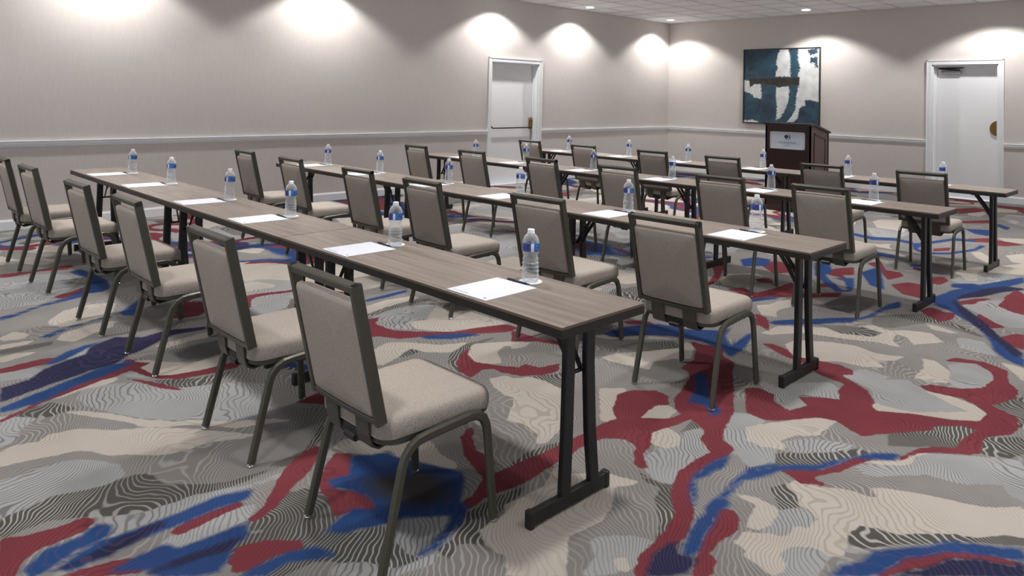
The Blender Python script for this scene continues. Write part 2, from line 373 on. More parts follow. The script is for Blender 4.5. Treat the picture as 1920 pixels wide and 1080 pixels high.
  [-1.82,3.91,-1.72,3.94,-1.58,3.95,-1.54,3.95,-1.61,3.92,-1.72,3.85],
  [-1.6,3.06,-1.51,3.12,-1.44,3.22,-1.34,3.34,-1.27,3.47,-1.23,3.45,-1.27,3.36,-1.3,3.26,-1.34,3.17,-1.43,3.07,-1.47,3.0,-1.52,2.91],
  [-1.38,2.84,-1.36,2.92,-1.31,2.9,-1.28,2.87,-1.25,2.8,-1.28,2.72,-1.33,2.79],
  [-1.06,2.82,-1.04,2.84,-0.98,2.86,-0.92,2.89,-0.87,2.96,-0.8,3.04,-0.72,3.08,-0.67,3.16,-0.6,3.21,-0.59,3.16,-0.66,3.1,-0.75,3.02,-0.84,2.91,-0.92,2.81,-0.95,2.75,-0.99,2.69,-1.04,2.71,-1.05,2.76],
  [-1.23,3.71,-1.11,3.94,-0.97,4.14,-0.95,4.05,-0.97,3.85,-1.07,3.73,-1.14,3.65,-1.2,3.64],
  [-0.92,4.02,-0.78,4.15,-0.75,3.99,-0.79,3.87,-0.87,3.84],
  [-2.81,3.86,-2.66,4.08,-2.54,4.02,-2.55,3.86,-2.69,3.74,-2.82,3.73],
  [-4.4,2.91,-4.5,3.14,-4.45,3.51,-4.41,3.47,-4.41,3.15,-4.34,2.93],
  [-3.4,2.84,-3.48,3.04,-3.46,3.25,-3.44,3.17,-3.4,2.99,-3.29,2.8,-3.11,2.72,-3.17,2.71,-3.3,2.75],
  [-3.61,2.63,-3.63,2.75,-3.58,2.78,-3.55,2.66,-3.56,2.59],
  [-5.17,0.89,-5.17,0.96,-5.16,1.16,-5.09,1.13,-5.08,0.95,-5.09,0.88],
  [-2.34,8.33,-2.14,8.68,-2.07,8.4,-2.27,8.15]],
 'r': [
  [-4.09,0.71,-4.15,0.82,-4.3,1.0,-4.42,1.19,-4.48,1.35,-4.47,1.41,-4.41,1.47,-4.36,1.39,-4.33,1.25,-4.26,1.08,-4.19,0.91,-4.11,0.79,-4.06,0.71],
  [-3.01,0.54,-2.98,0.6,-2.96,0.7,-2.97,0.78,-2.92,0.81,-2.88,0.76,-2.87,0.68,-2.87,0.62,-2.83,0.57,-2.76,0.53,-2.79,0.5],
  [-2.67,0.98,-2.7,1.05,-2.7,1.23,-2.67,1.25,-2.66,1.14,-2.64,1.03,-2.64,0.98],
  [-2.57,1.22,-2.59,1.28,-2.73,1.42,-2.91,1.67,-2.85,1.68,-2.72,1.53,-2.63,1.37,-2.55,1.27,-2.54,1.21],
  [-2.67,1.58,-2.79,1.7,-2.73,1.74,-2.6,1.66,-2.6,1.57,-2.53,1.55,-2.45,1.61,-2.37,1.61,-2.3,1.57,-2.38,1.52,-2.37,1.45,-2.49,1.5,-2.58,1.51],
  [-2.38,1.06,-2.43,1.12,-2.4,1.2,-2.32,1.29,-2.28,1.27,-2.31,1.19,-2.29,1.1,-2.31,1.05],
  [-2.66,0.64,-2.65,0.7,-2.62,0.81,-2.56,0.87,-2.51,0.83,-2.56,0.76],
  [-4.15,1.45,-4.12,1.58,-4.08,1.72,-4.07,1.86,-4.03,1.81,-4.03,1.68,-4.06,1.5],
  [-3.38,1.83,-3.42,2.01,-3.33,2.0,-3.27,1.92],
  [-4.24,1.31,-4.1,1.39,-3.89,1.47,-3.99,1.4],
  [-2.65,1.55,-2.74,1.64,-2.74,1.75,-2.59,1.65,-2.61,1.58,-2.54,1.54,-2.46,1.61,-2.38,1.61,-2.3,1.59,-2.35,1.53,-2.38,1.47,-2.49,1.51,-2.56,1.5],
  [-2.61,1.3,-2.76,1.43,-2.87,1.56,-2.9,1.68,-2.8,1.61,-2.71,1.48,-2.63,1.39,-2.56,1.3],
  [-2.54,2.2,-2.59,2.29,-2.57,2.3,-2.51,2.23,-2.41,2.17,-2.28,2.16,-2.2,2.07,-2.2,2.17,-2.2,2.32,-2.11,2.23,-2.09,2.08,-2.1,1.94,-2.08,1.85,-2.13,1.85,-2.14,1.93,-2.21,2.04,-2.39,2.1],
  [-2.37,3.14,-2.34,3.24,-2.26,3.32,-2.18,3.31,-2.12,3.22,-2.15,3.16,-2.12,3.0,-2.06,3.03,-2.01,3.1,-2.01,3.18,-2.06,3.2,-2.13,3.3,-2.16,3.42,-2.24,3.64,-2.29,3.67,-2.17,3.81,-2.0,3.64,-1.86,3.41,-1.79,3.2,-1.74,3.08,-1.65,3.04,-1.64,2.96,-1.66,2.85,-1.64,2.67,-1.58,2.56,-1.5,2.46,-1.44,2.32,-1.43,2.21,-1.46,2.16,-1.4,2.02,-1.43,1.99,-1.48,2.11,-1.49,2.19,-1.5,2.29,-1.54,2.41,-1.63,2.51,-1.7,2.67,-1.71,2.83,-1.7,2.93,-1.8,3.01,-1.83,3.1,-1.95,3.17,-1.97,3.0,-1.99,2.94,-1.93,2.81,-1.9,2.69,-1.81,2.6,-1.85,2.58,-1.92,2.66,-1.95,2.73,-2.03,2.75,-2.11,2.69,-2.12,2.52,-2.1,2.35,-2.08,2.17,-2.08,2.04,-2.19,2.15,-2.19,2.31,-2.19,2.52,-2.2,2.8,-2.19,2.89,-2.26,2.95],
  [-1.86,3.57,-1.9,3.75,-1.82,3.76,-1.67,3.45,-1.83,3.51],
  [-1.46,2.55,-1.41,2.58,-1.36,2.55,-1.33,2.47,-1.34,2.36,-1.33,2.28,-1.29,2.26,-1.26,2.18,-1.3,2.13,-1.34,2.23,-1.39,2.37,-1.41,2.46],
  [-2.25,4.49,-2.2,4.53,-2.1,4.5,-2.01,4.41,-1.93,4.43,-1.84,4.46,-1.76,4.48,-1.67,4.44,-1.65,4.37,-1.7,4.32,-1.58,4.25,-1.5,4.19,-1.42,4.06,-1.41,3.99,-1.37,3.95,-1.23,4.06,-1.09,4.12,-0.98,4.21,-0.97,4.35,-1.04,4.43,-1.12,4.48,-1.21,4.46,-1.27,4.45,-1.33,4.49,-1.29,4.56,-1.16,4.62,-1.08,4.73,-1.07,4.93,-1.11,5.05,-1.21,5.15,-1.35,5.06,-1.33,5.16,-1.19,5.21,-1.06,5.15,-1.01,4.94,-0.94,4.83,-0.93,4.7,-0.99,4.49,-0.93,4.45,-0.86,4.41,-0.83,4.27,-0.84,4.17,-0.92,4.03,-0.89,3.83,-0.95,3.76,-0.98,3.88,-0.96,4.1,-1.02,4.1,-1.12,3.99,-1.11,3.93,-1.23,3.75,-1.28,3.67,-1.31,3.61,-1.38,3.64,-1.46,3.69,-1.54,3.66,-1.63,3.51,-1.69,3.43,-1.8,3.44,-1.96,3.73,-1.9,3.78,-1.85,3.76,-1.79,3.68,-1.67,3.61,-1.63,3.75,-1.71,3.83,-1.6,3.93,-1.54,3.95,-1.6,4.07,-1.62,4.2,-1.78,4.24,-1.93,4.35,-2.06,4.38],
  [-1.82,6.14,-1.79,6.3,-1.68,6.23,-1.62,6.27,-1.59,6.08,-1.63,5.93,-1.75,6.05],
  [-1.69,6.67,-1.62,6.89,-1.54,6.98,-1.66,6.55],
  [-1.45,6.77,-1.46,7.08,-1.36,7.19,-1.25,6.62,-1.34,6.66],
  [-1.5,6.41,-1.35,6.21,-1.27,6.15,-1.33,6.05,-1.45,6.19],
  [-1.24,5.85,-1.19,6.02,-1.15,6.05,-1.07,5.66,-1.14,5.7,-1.21,5.75],
  [-1.42,3.02,-1.36,3.1,-1.3,3.15,-1.27,3.26,-1.25,3.37,-1.2,3.42,-1.2,3.39,-1.22,3.34,-1.25,3.19,-1.3,3.1,-1.3,3.05,-1.25,3.04,-1.25,3.01,-1.3,3.02,-1.29,2.97,-1.35,2.99],
  [-1.12,3.47,-1.09,3.66,-1.05,3.74,-0.97,3.81,-0.98,3.9,-0.93,4.05,-0.9,3.87,-0.91,3.79,-0.94,3.77,-1.03,3.69,-1.08,3.63,-1.1,3.53],
  [-0.89,2.58,-0.88,2.64,-0.86,2.7,-0.86,2.76,-0.81,2.83,-0.77,2.91,-0.73,2.95,-0.66,3.0,-0.58,3.02,-0.59,2.99,-0.67,2.95,-0.75,2.88,-0.77,2.82,-0.79,2.76,-0.84,2.68,-0.86,2.62],
  [-2.97,2.94,-2.99,3.07,-2.9,3.09,-2.87,3.22,-2.8,3.14,-2.82,3.02,-2.89,2.93,-2.94,2.91],
  [-2.58,4.17,-2.48,4.17,-2.38,4.25,-2.32,4.09,-2.2,4.03,-2.12,3.86,-1.94,3.56,-1.88,3.38,-2.02,3.22,-2.13,3.3,-2.19,3.49,-2.27,3.7,-2.36,3.71,-2.38,3.89,-2.47,4.06],
  [-3.48,3.44,-3.26,3.46,-3.1,3.52,-3.03,3.49,-3.22,3.42,-3.3,3.33,-3.33,3.29],
  [-2.55,5.0,-2.47,5.0,-2.35,4.77,-2.45,4.84],
  [-3.12,4.18,-3.04,4.32,-2.92,4.28,-3.07,4.15],
  [-4.3,2.83,-4.29,2.94,-4.19,2.83,-4.0,2.84,-3.86,2.96,-3.71,3.13,-3.68,3.28,-3.6,3.5,-3.5,3.51,-3.49,3.39,-3.6,3.21,-3.73,3.03,-3.83,2.78,-3.96,2.72,-3.99,2.64],
  [-3.29,2.8,-3.38,2.93,-3.41,3.01,-3.34,2.92,-3.21,2.87,-3.15,2.9,-3.04,2.96,-2.96,3.02,-2.88,2.93,-3.0,2.88,-3.07,2.89,-3.1,2.83,-3.05,2.7,-3.17,2.72],
  [-7.26,1.23,-7.23,1.41,-7.28,1.66,-7.28,1.74,-7.2,1.76,-7.13,1.68,-7.19,1.5,-7.13,1.32,-7.13,1.21],
  [-6.24,1.39,-6.34,1.56,-6.42,1.65,-6.34,1.68,-6.25,1.61,-6.15,1.44],
  [-4.83,0.83,-4.84,0.91,-4.86,1.04,-4.81,1.14,-4.8,1.17,-4.76,1.1,-4.76,1.01,-4.75,0.89,-4.76,0.82],
  [-4.36,1.17,-4.41,1.29,-4.54,1.39,-4.51,1.42,-4.43,1.39,-4.19,1.43,-4.13,1.5,-4.11,1.64,-4.1,1.77,-4.13,1.86,-4.07,1.84,-4.06,1.72,-4.05,1.54,-4.13,1.43,-4.27,1.38,-4.41,1.35,-4.33,1.29,-4.3,1.23],
  [-2.7,7.53,-2.66,7.75,-2.49,7.38,-2.36,7.38,-2.29,7.25,-2.33,6.98,-2.52,7.34],
  [-2.25,6.81,-2.18,7.02,-2.07,7.03,-1.92,6.53,-2.08,6.57],
  [-2.1,7.41,-2.04,7.51,-1.96,7.37,-1.97,7.15,-2.02,7.15],
  [-1.48,7.11,-1.47,7.49,-1.39,7.34,-1.33,7.0,-1.42,6.88],
  [-1.71,6.67,-1.6,6.8,-1.59,6.68,-1.68,6.57],
  [-2.44,9.91,-2.27,10.18,-2.2,9.85,-2.34,9.73],
  [-2.89,11.31,-2.64,11.81,-2.57,11.49,-2.82,11.16],
  [-2.51,8.9,-2.41,9.13,-2.37,8.92,-2.47,8.75],
  [-2.18,10.11,-1.9,10.0,-2.03,9.73,-2.16,9.67],
  [-3.26,12.67,-3.12,13.07,-2.9,12.96,-2.94,12.59,-3.09,12.1],
  [-2.97,13.72,-2.62,13.76,-2.46,12.95,-2.62,13.33,-2.88,13.4],
  [-3.29,5.54,-3.43,5.93,-3.6,6.18,-3.6,6.39,-3.45,6.08,-3.32,5.79,-3.26,5.54],
  [-3.11,5.56,-3.03,5.7,-2.88,5.62,-2.86,5.79,-2.85,6.04,-2.85,6.2,-2.73,6.03,-2.62,5.78,-2.76,5.58,-2.82,5.41,-3.0,5.54],
  [-3.11,6.05,-3.06,6.19,-2.95,6.08,-3.01,5.97],
  [-3.38,6.66,-3.35,6.9,-3.14,6.95,-3.0,6.63,-3.11,6.4],
  [-2.61,5.09,-2.5,5.04,-2.44,4.89,-2.46,4.82],
  [-2.83,6.84,-2.82,7.05,-2.73,7.25,-2.61,6.93,-2.68,6.84,-2.57,6.71,-2.75,6.75],
  [-2.69,6.31,-2.61,6.49,-2.52,6.36,-2.62,6.24],
  [-2.65,5.89,-2.43,6.2,-2.39,6.03,-2.59,5.76]],
 'b': [
  [-4.24,0.74,-4.31,0.87,-4.41,1.07,-4.51,1.26,-4.51,1.36,-4.47,1.41,-4.39,1.27,-4.31,1.07,-4.2,0.89,-4.18,0.73],
  [-2.77,0.56,-2.84,0.63,-2.85,0.75,-2.9,0.81,-2.84,0.84,-2.79,0.81,-2.78,0.73,-2.75,0.66,-2.72,0.61,-2.72,0.57],
  [-2.77,0.78,-2.77,0.9,-2.77,1.03,-2.79,1.19,-2.75,1.31,-2.7,1.27,-2.71,1.16,-2.7,1.0,-2.7,0.88,-2.69,0.79,-2.68,0.74,-2.67,0.68,-2.7,0.64,-2.75,0.72],
  [-2.61,0.94,-2.56,0.96,-2.55,1.09,-2.55,1.2,-2.48,1.17,-2.45,1.1,-2.39,1.06,-2.35,1.01,-2.38,0.95,-2.46,0.86,-2.51,0.86,-2.58,0.76,-2.6,0.85],
  [-2.31,1.37,-2.35,1.46,-2.37,1.53,-2.31,1.58,-2.23,1.52,-2.28,1.45],
  [-2.28,1.06,-2.29,1.12,-2.29,1.22,-2.26,1.31,-2.17,1.34,-2.2,1.28,-2.25,1.2,-2.23,1.12],
  [-2.72,1.74,-2.65,1.85,-2.66,1.88,-2.59,1.87,-2.47,1.93,-2.37,1.97,-2.3,2.0,-2.24,1.96,-2.16,1.87,-2.08,1.84,-2.03,1.76,-2.01,1.7,-1.98,1.63,-1.97,1.55,-1.99,1.54,-2.0,1.6,-2.03,1.67,-2.07,1.75,-2.1,1.78,-2.14,1.71,-2.2,1.64,-2.21,1.57,-2.24,1.5,-2.27,1.41,-2.31,1.39,-2.34,1.48,-2.34,1.56,-2.3,1.59,-2.39,1.62,-2.46,1.61,-2.56,1.55,-2.61,1.57,-2.59,1.65],
  [-2.26,3.7,-2.22,3.75,-2.0,3.42,-1.9,3.36,-1.89,3.27,-1.99,3.36,-2.07,3.33,-2.11,3.47],
  [-1.64,2.98,-1.6,2.87,-1.61,2.77,-1.62,2.67,-1.55,2.56,-1.53,2.5,-1.61,2.61,-1.64,2.69,-1.65,2.82],
  [-1.46,3.02,-1.5,2.88,-1.48,2.74,-1.47,2.65,-1.43,2.6,-1.44,2.54,-1.41,2.45,-1.4,2.38,-1.36,2.26,-1.36,2.2,-1.4,2.23,-1.42,2.3,-1.46,2.41,-1.46,2.47,-1.49,2.56,-1.49,2.65,-1.51,2.78,-1.52,2.9,-1.47,3.05],
  [-1.85,6.61,-1.72,6.7,-1.6,6.41,-1.4,6.1,-1.26,5.87,-1.2,5.68,-1.11,5.57,-1.03,5.46,-1.0,5.3,-1.11,5.38,-1.2,5.51,-1.27,5.73,-1.4,5.99,-1.58,6.21,-1.67,6.32,-1.8,6.41],
  [-2.45,4.95,-2.29,5.2,-2.18,5.42,-2.04,5.6,-2.03,5.78,-2.04,6.12,-2.01,6.29,-1.95,6.11,-2.01,5.92,-2.0,5.65,-2.07,5.41,-2.19,5.19,-2.38,4.94],
  [-1.51,2.88,-1.48,2.96,-1.43,3.07,-1.34,3.17,-1.29,3.29,-1.25,3.39,-1.21,3.47,-1.13,3.55,-1.13,3.47,-1.2,3.41,-1.26,3.36,-1.28,3.25,-1.32,3.13,-1.42,3.03,-1.44,2.94,-1.48,2.83],
  [-0.99,2.48,-0.99,2.54,-0.95,2.63,-0.94,2.72,-0.88,2.81,-0.81,2.91,-0.79,2.97,-0.74,3.01,-0.69,3.05,-0.64,3.08,-0.59,3.13,-0.57,3.06,-0.6,3.03,-0.66,3.0,-0.73,2.95,-0.78,2.9,-0.81,2.83,-0.86,2.76,-0.87,2.69,-0.9,2.57],
  [-3.05,3.86,-3.04,4.1,-2.93,4.32,-2.74,4.36,-2.57,4.51,-2.55,4.62,-2.49,4.44,-2.36,4.27,-2.41,4.62,-2.38,4.61,-2.28,4.29,-2.26,4.1,-2.36,4.19,-2.53,4.22,-2.72,4.17,-2.85,4.05,-2.96,3.85],
  [-4.72,3.1,-4.74,3.31,-4.76,3.51,-4.71,3.47,-4.68,3.27,-4.68,3.07],
  [-3.79,2.91,-3.73,3.03,-3.64,3.17,-3.56,3.22,-3.61,3.04,-3.72,2.91],
  [-5.92,1.01,-5.95,1.11,-6.09,1.3,-6.15,1.44,-6.28,1.58,-6.65,1.76,-6.89,1.69,-7.02,1.68,-7.06,1.77,-6.84,1.81,-6.54,1.83,-6.26,1.78,-6.18,1.7,-6.2,1.61,-6.12,1.54,-6.06,1.39,-6.03,1.27,-5.88,1.1,-5.83,1.0],
  [-5.51,1.63,-5.64,1.73,-5.8,1.86,-5.59,1.8,-5.39,1.68,-5.48,1.63],
  [-5.26,1.08,-5.32,1.16,-5.4,1.27,-5.42,1.37,-5.49,1.56,-5.45,1.57,-5.4,1.39,-5.36,1.28,-5.25,1.16],
  [-4.74,1.02,-4.9,1.17,-4.95,1.28,-4.97,1.37,-4.91,1.3,-4.82,1.19,-4.74,1.09],
  [-4.45,1.3,-4.55,1.4,-4.45,1.33,-4.37,1.21,-4.42,1.1,-4.45,1.16],
  [-3.48,9.2,-3.21,9.1,-3.01,9.23,-2.8,9.15,-2.72,8.97,-2.96,9.06,-3.14,8.89,-3.39,9.0],
  [-2.76,9.02,-2.71,9.2,-2.55,9.83,-2.36,9.89,-2.32,9.75,-2.52,9.62,-2.66,9.04,-2.63,8.75,-2.49,8.62,-2.33,8.82,-2.21,9.28,-2.23,9.58,-2.17,9.55,-2.18,9.16,-2.29,8.73,-2.48,8.49,-2.64,8.68],
  [-1.87,6.65,-1.83,7.06,-1.73,7.43,-1.57,7.98,-1.54,8.09,-1.49,7.86,-1.56,7.51,-1.63,7.06,-1.73,6.7,-1.71,6.54,-1.8,6.43],
  [-1.91,7.28,-1.78,7.44,-1.64,7.35,-1.77,7.2,-1.87,7.14],
  [-2.6,7.09,-2.58,7.51,-2.23,6.58,-2.37,6.66],
  [-2.66,10.69,-2.43,10.84,-2.31,10.33,-2.47,10.37],
  [-2.48,11.53,-2.3,11.3,-2.28,11.04,-2.44,11.28],
  [-3.6,6.7,-3.56,6.92,-3.41,6.94,-3.3,6.66,-3.43,6.44],
  [-2.82,5.41,-2.76,5.58,-2.7,5.65,-2.69,5.6,-2.78,5.36],
  [-2.44,5.0,-2.33,5.19,-2.08,5.54,-2.04,5.42,-2.29,5.1,-2.4,4.94],
  [-3.06,7.16,-2.94,7.2,-2.79,6.9,-2.78,6.72,-2.68,6.57,-2.46,6.28,-2.42,6.32,-2.57,6.63,-2.68,6.66,-2.56,6.8,-2.45,6.52,-2.39,6.29,-2.47,6.19,-2.63,6.38,-2.84,6.65]],
 'n': [
  [-4.52,0.79,-4.57,0.97,-4.64,1.2,-4.55,1.31,-4.47,1.13,-4.42,0.98,-4.32,0.75],
  [-2.7,0.63,-2.71,0.72,-2.75,0.83,-2.76,0.98,-2.73,0.98,-2.7,0.88,-2.67,0.78,-2.7,0.66],
  [-2.49,0.85,-2.5,0.94,-2.49,1.07,-2.48,1.15,-2.44,1.08,-2.46,0.99,-2.47,0.9],
  [-1.4,2.02,-1.45,2.13,-1.45,2.22,-1.43,2.26,-1.4,2.2,-1.34,2.22,-1.32,2.14,-1.35,2.08],
  [-1.74,6.68,-1.62,6.5,-1.41,6.18,-1.24,5.85,-1.08,5.61,-1.05,5.53,-1.08,5.48,-1.23,5.73,-1.44,6.05,-1.61,6.34],
  [-0.85,2.63,-0.83,2.68,-0.78,2.77,-0.75,2.87,-0.67,2.95,-0.59,2.99,-0.57,3.04,-0.55,2.95],
  [-4.91,1.3,-5.0,1.46,-4.89,1.58,-4.93,1.74,-4.85,1.96,-4.8,1.94,-4.82,1.75,-4.75,1.63,-4.66,1.52,-4.62,1.42,-4.51,1.32,-4.49,1.14,-4.57,0.93,-4.67,1.01,-4.73,1.1,-4.78,1.24],
  [-1.71,6.54,-1.74,6.86,-1.66,7.33,-1.57,7.56,-1.44,7.59,-1.43,7.54,-1.54,7.29,-1.61,6.99,-1.72,6.77]],
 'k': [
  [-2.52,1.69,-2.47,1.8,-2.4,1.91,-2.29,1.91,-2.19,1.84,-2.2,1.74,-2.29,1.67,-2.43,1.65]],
 'C': [
  [-2.12,2.99,-2.15,3.17,-2.11,3.21,-2.05,3.19,-2.03,3.08,-2.08,3.04],
  [-1.93,2.81,-1.98,2.89,-1.97,2.99,-1.89,2.97,-1.84,2.88,-1.86,2.81]]}

def carpet_mat():
    m, N, L, B = new_mat('patterned_carpet')
    tc = N.new('ShaderNodeTexCoord')
    def noise(scale, detail=2, dist=0.0, vec=None):
        nz = N.new('ShaderNodeTexNoise'); nz.inputs['Scale'].default_value = scale; nz.inputs['Detail'].default_value = detail; nz.inputs['Distortion'].default_value = dist
        L.new(vec or tc.outputs['Object'], nz.inputs['Vector']); return nz.outputs['Fac']
    def math_(op, a, b=None, c=None):
        n = N.new('ShaderNodeMath'); n.operation = op
        for i, v in enumerate((a, b, c)):
            if v is None: continue
            if isinstance(v, (int, float)): n.inputs[i].default_value = v
            else: L.new(v, n.inputs[i])
        return n.outputs[0]
    def attr(k):
        a = N.new('ShaderNodeAttribute'); a.attribute_name = k; return a.outputs['Fac']
    def mix(fac, a, b):
        mx = N.new('ShaderNodeMix'); mx.data_type = 'RGBA'
        for sock, v in ((0, fac), (6, a), (7, b)):
            if isinstance(v, tuple): mx.inputs[sock].default_value = v
            elif isinstance(v, (int, float)): mx.inputs[sock].default_value = v
            else: L.new(v, mx.inputs[sock])
        return mx.outputs[2]
    edge = math_('MULTIPLY_ADD', noise(24, 4), .028, -.019)
    def mask(k, soft=.004):
        d = math_('ADD', attr(k), edge)
        mr = N.new('ShaderNodeMapRange'); mr.inputs[1].default_value = soft; mr.inputs[2].default_value = -soft
        L.new(d, mr.inputs[0]); return mr.outputs[0]
    # wavy contour lines: level lines of a slowly varying height field
    sp = N.new('ShaderNodeSeparateXYZ'); L.new(tc.outputs['Object'], sp.inputs[0])
    field = math_('ADD', math_('MULTIPLY', noise(1.5, 1), .50), math_('MULTIPLY', noise(8.0, 1), .035))
    field = math_('ADD', field, math_('ADD', math_('MULTIPLY', sp.outputs[0], .34), math_('MULTIPLY', sp.outputs[1], .42)))
    ph = math_('FRACT', math_('MULTIPLY', field, 96.0))
    tri = math_('ABSOLUTE', math_('SUBTRACT', ph, .5))
    def line(width):
        mr = N.new('ShaderNodeMapRange'); mr.inputs[1].default_value = width + .06; mr.inputs[2].default_value = width - .06
        L.new(tri, mr.inputs[0]); return mr.outputs[0]
    ln = line(.14)
    patch = N.new('ShaderNodeMapRange'); patch.inputs[1].default_value = .40; patch.inputs[2].default_value = .58
    L.new(noise(2.2, 2), patch.inputs[0]); patch = patch.outputs[0]
    lnp = math_('MULTIPLY', ln, math_('MULTIPLY_ADD', patch, .55, .45))
    tone = noise(3.0, 3, .5)
    # ground: mid grey with lighter line work
    col = mix(math_('MULTIPLY', lnp, .8), mix(tone, srgb(99, 95, 92), srgb(117, 114, 112)), srgb(141, 139, 137))
    dark = mix(math_('MULTIPLY', lnp, .95), mix(tone, srgb(59, 57, 55), srgb(76, 74, 71)), srgb(148, 146, 142))
    col = mix(mask('d'), col, dark)
    light = mix(math_('MULTIPLY', lnp, .75), mix(tone, srgb(127, 127, 127), srgb(146, 146, 146)), srgb(78, 76, 75))
    col = mix(mask('l'), col, light)
    cream = mix(math_('MULTIPLY', lnp, .5), mix(tone, srgb(150, 142, 134), srgb(166, 159, 151)), srgb(124, 114, 101))
    col = mix(mask('c'), col, cream)
    red = mix(math_('MULTIPLY', lnp, .5), mix(tone, srgb(90, 38, 45), srgb(112, 53, 58)), srgb(65, 28, 37))
    col = mix(mask('r'), col, red)
    col = mix(mask('C'), col, cream)
    blue = mix(math_('MULTIPLY', lnp, .4), mix(tone, srgb(27, 45, 86), srgb(34, 68, 112)), srgb(76, 57, 91))
    col = mix(mask('b', .012), col, blue)
    navy = mix(math_('MULTIPLY', lnp, .35), mix(tone, srgb(26, 28, 48), srgb(35, 39, 67)), srgb(89, 63, 85))
    col = mix(mask('n', .012), col, navy)
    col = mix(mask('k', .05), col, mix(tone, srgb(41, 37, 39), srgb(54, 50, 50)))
    pile = noise(420, 2)
    col = mix(math_('MULTIPLY_ADD', pile, .5, -.1), col, mix(.5, col, (.02, .02, .02, 1)))
    L.new(col, B.inputs['Base Color'])
    bp = N.new('ShaderNodeBump'); bp.inputs['Strength'].default_value = .35; bp.inputs['Distance'].default_value = .004
    L.new(math_('ADD', pile, math_('MULTIPLY', ln, -.6)), bp.inputs['Height']); L.new(bp.outputs[0], B.inputs['Normal'])
    B.inputs['Roughness'].default_value = .95; B.inputs['Specular IOR Level'].default_value = .08
    return m

def carpet_mesh(x0, x1, y0, y1):
    xs = np.concatenate([np.arange(x0, -5.2, .055), np.arange(-5.2, .2, .021), np.linspace(.2, x1, 46)])
    ys = np.concatenate([np.linspace(y0, .3, 24, endpoint=False), np.arange(.3, 5.4, .021), np.linspace(5.4, y1, 230)])
    X, Y = np.meshgrid(xs, ys)
    W1, W2 = fbm(X * .9, Y * .9, 5), fbm(X * .9 + 9, Y * .9 + 4, 9)
    U, V = X + (W1 - .5) * 1.6, Y + (W2 - .5) * 1.6
    A = {}
    near = np.full(X.shape, 9.0)
    for k in 'dlcrCbnk':
        best = np.full(X.shape, 9.0)
        for flat in MOTIFS.get(k, []):
            pts = [(flat[i], flat[i + 1]) for i in range(0, len(flat), 2)]
            px, py = [p[0] for p in pts], [p[1] for p in pts]
            i0, i1 = np.searchsorted(xs, min(px) - .5), np.searchsorted(xs, max(px) + .5)
            j0, j1 = np.searchsorted(ys, min(py) - .5), np.searchsorted(ys, max(py) + .5)
            if i1 <= i0 or j1 <= j0: continue
            sl = (slice(j0, j1), slice(i0, i1))
            best[sl] = np.minimum(best[sl], poly_sdf(X[sl], Y[sl], pts))
        A[k] = best
        near = np.minimum(near, best)
    free = np.clip((near - .16) / .10, 0, 1)            # where no motif was drawn the weave continues at random
    def rnd(val, thr, k):
        return (thr - val) * k
    f1, f2, f3 = fbm(U * 1.7 + 3, V * 1.7, 21), fbm(U * 1.8, V * 1.8 + 7, 33), fbm(U * 1.5 + 5, V * 1.5 + 2, 41)
    f4, f5, f6, f7 = fbm(U * .55, V * .55, 53), fbm(U * .8 + 8, V * .8, 67), fbm(U * .7 + 2, V * .7 + 6, 79), fbm(U * 1.1, V * 1.1, 91)
    far9 = np.full(X.shape, 9.)
    R = {'d': rnd(f1, .56, 1.0), 'l': rnd(f2, .53, 1.0), 'c': rnd(f3, .53, 1.0),
         'r': np.minimum(np.maximum((np.abs(f4 - .5) - .034) * 1.4, (.40 - f2) * .8), np.maximum((np.abs(f6 - .52) - .026) * 1.2, (.47 - f7))),
         'b': np.minimum(np.maximum((np.abs(f4 - .448) - .026) * 1.4, (.44 - f5)), np.maximum((np.abs(f6 - .565) - .020) * 1.2, (.46 - f5))),
         'n': np.maximum((np.abs(f4 - .440) - .012) * 1.4, (.5 - f5)), 'k': far9, 'C': far9}
    for k in A:
        A[k] = np.where(free > 0, np.minimum(A[k], np.minimum(R[k], 1) * free + (1 - free) * .3), A[k])
    return grid_mesh('floor', xs, ys, lambda a, b: np.stack([a, b, np.zeros_like(a)], -1), carpet_mat(), A)

# ------------------------------------------------------------------ materials
M = {}
def wall_mat():
    m, N, L, B = new_mat('wallcovering')
    tc = N.new('ShaderNodeTexCoord'); mp = N.new('ShaderNodeMapping'); mp.inputs['Scale'].default_value = (90, 90, 9)
    nz = N.new('ShaderNodeTexNoise'); nz.inputs['Scale'].default_value = 1.0; nz.inputs['Detail'].default_value = 5
    L.new(tc.outputs['Object'], mp.inputs['Vector']); L.new(mp.outputs[0], nz.inputs['Vector'])
    mx = N.new('ShaderNodeMix'); mx.data_type = 'RGBA'
    mx.inputs[6].default_value = srgb(203, 196, 191); mx.inputs[7].default_value = srgb(216, 210, 205)
    L.new(nz.outputs['Fac'], mx.inputs[0]); L.new(mx.outputs[2], B.inputs['Base Color'])
    bp = N.new('ShaderNodeBump'); bp.inputs['Strength'].default_value = 0.12; bp.inputs['Distance'].default_value = 0.002
    L.new(nz.outputs['Fac'], bp.inputs['Height']); L.new(bp.outputs[0], B.inputs['Normal'])
    B.inputs['Roughness'].default_value = 0.75; B.inputs['Specular IOR Level'].default_value = 0.2
    return m
M['wall'] = wall_mat()
M['trim'] = plain('painted_trim', srgb(236, 238, 240), 0.45)
M['door'] = plain('painted_door', srgb(238, 239, 241), 0.5, noise=0.02, nscale=3)
M['tile'] = plain('acoustic_tile', srgb(245, 247, 249), 0.9, noise=0.06, nscale=70, spec=0.1)
M['grid'] = plain('ceiling_grid_metal', srgb(205, 207, 208), 0.6)
M['black'] = plain('black_powder_coat', srgb(20, 20, 21), 0.42, noise=0.1, nscale=200)
M['edge_black'] = plain('black_edge_band', srgb(27, 25, 24), 0.4)
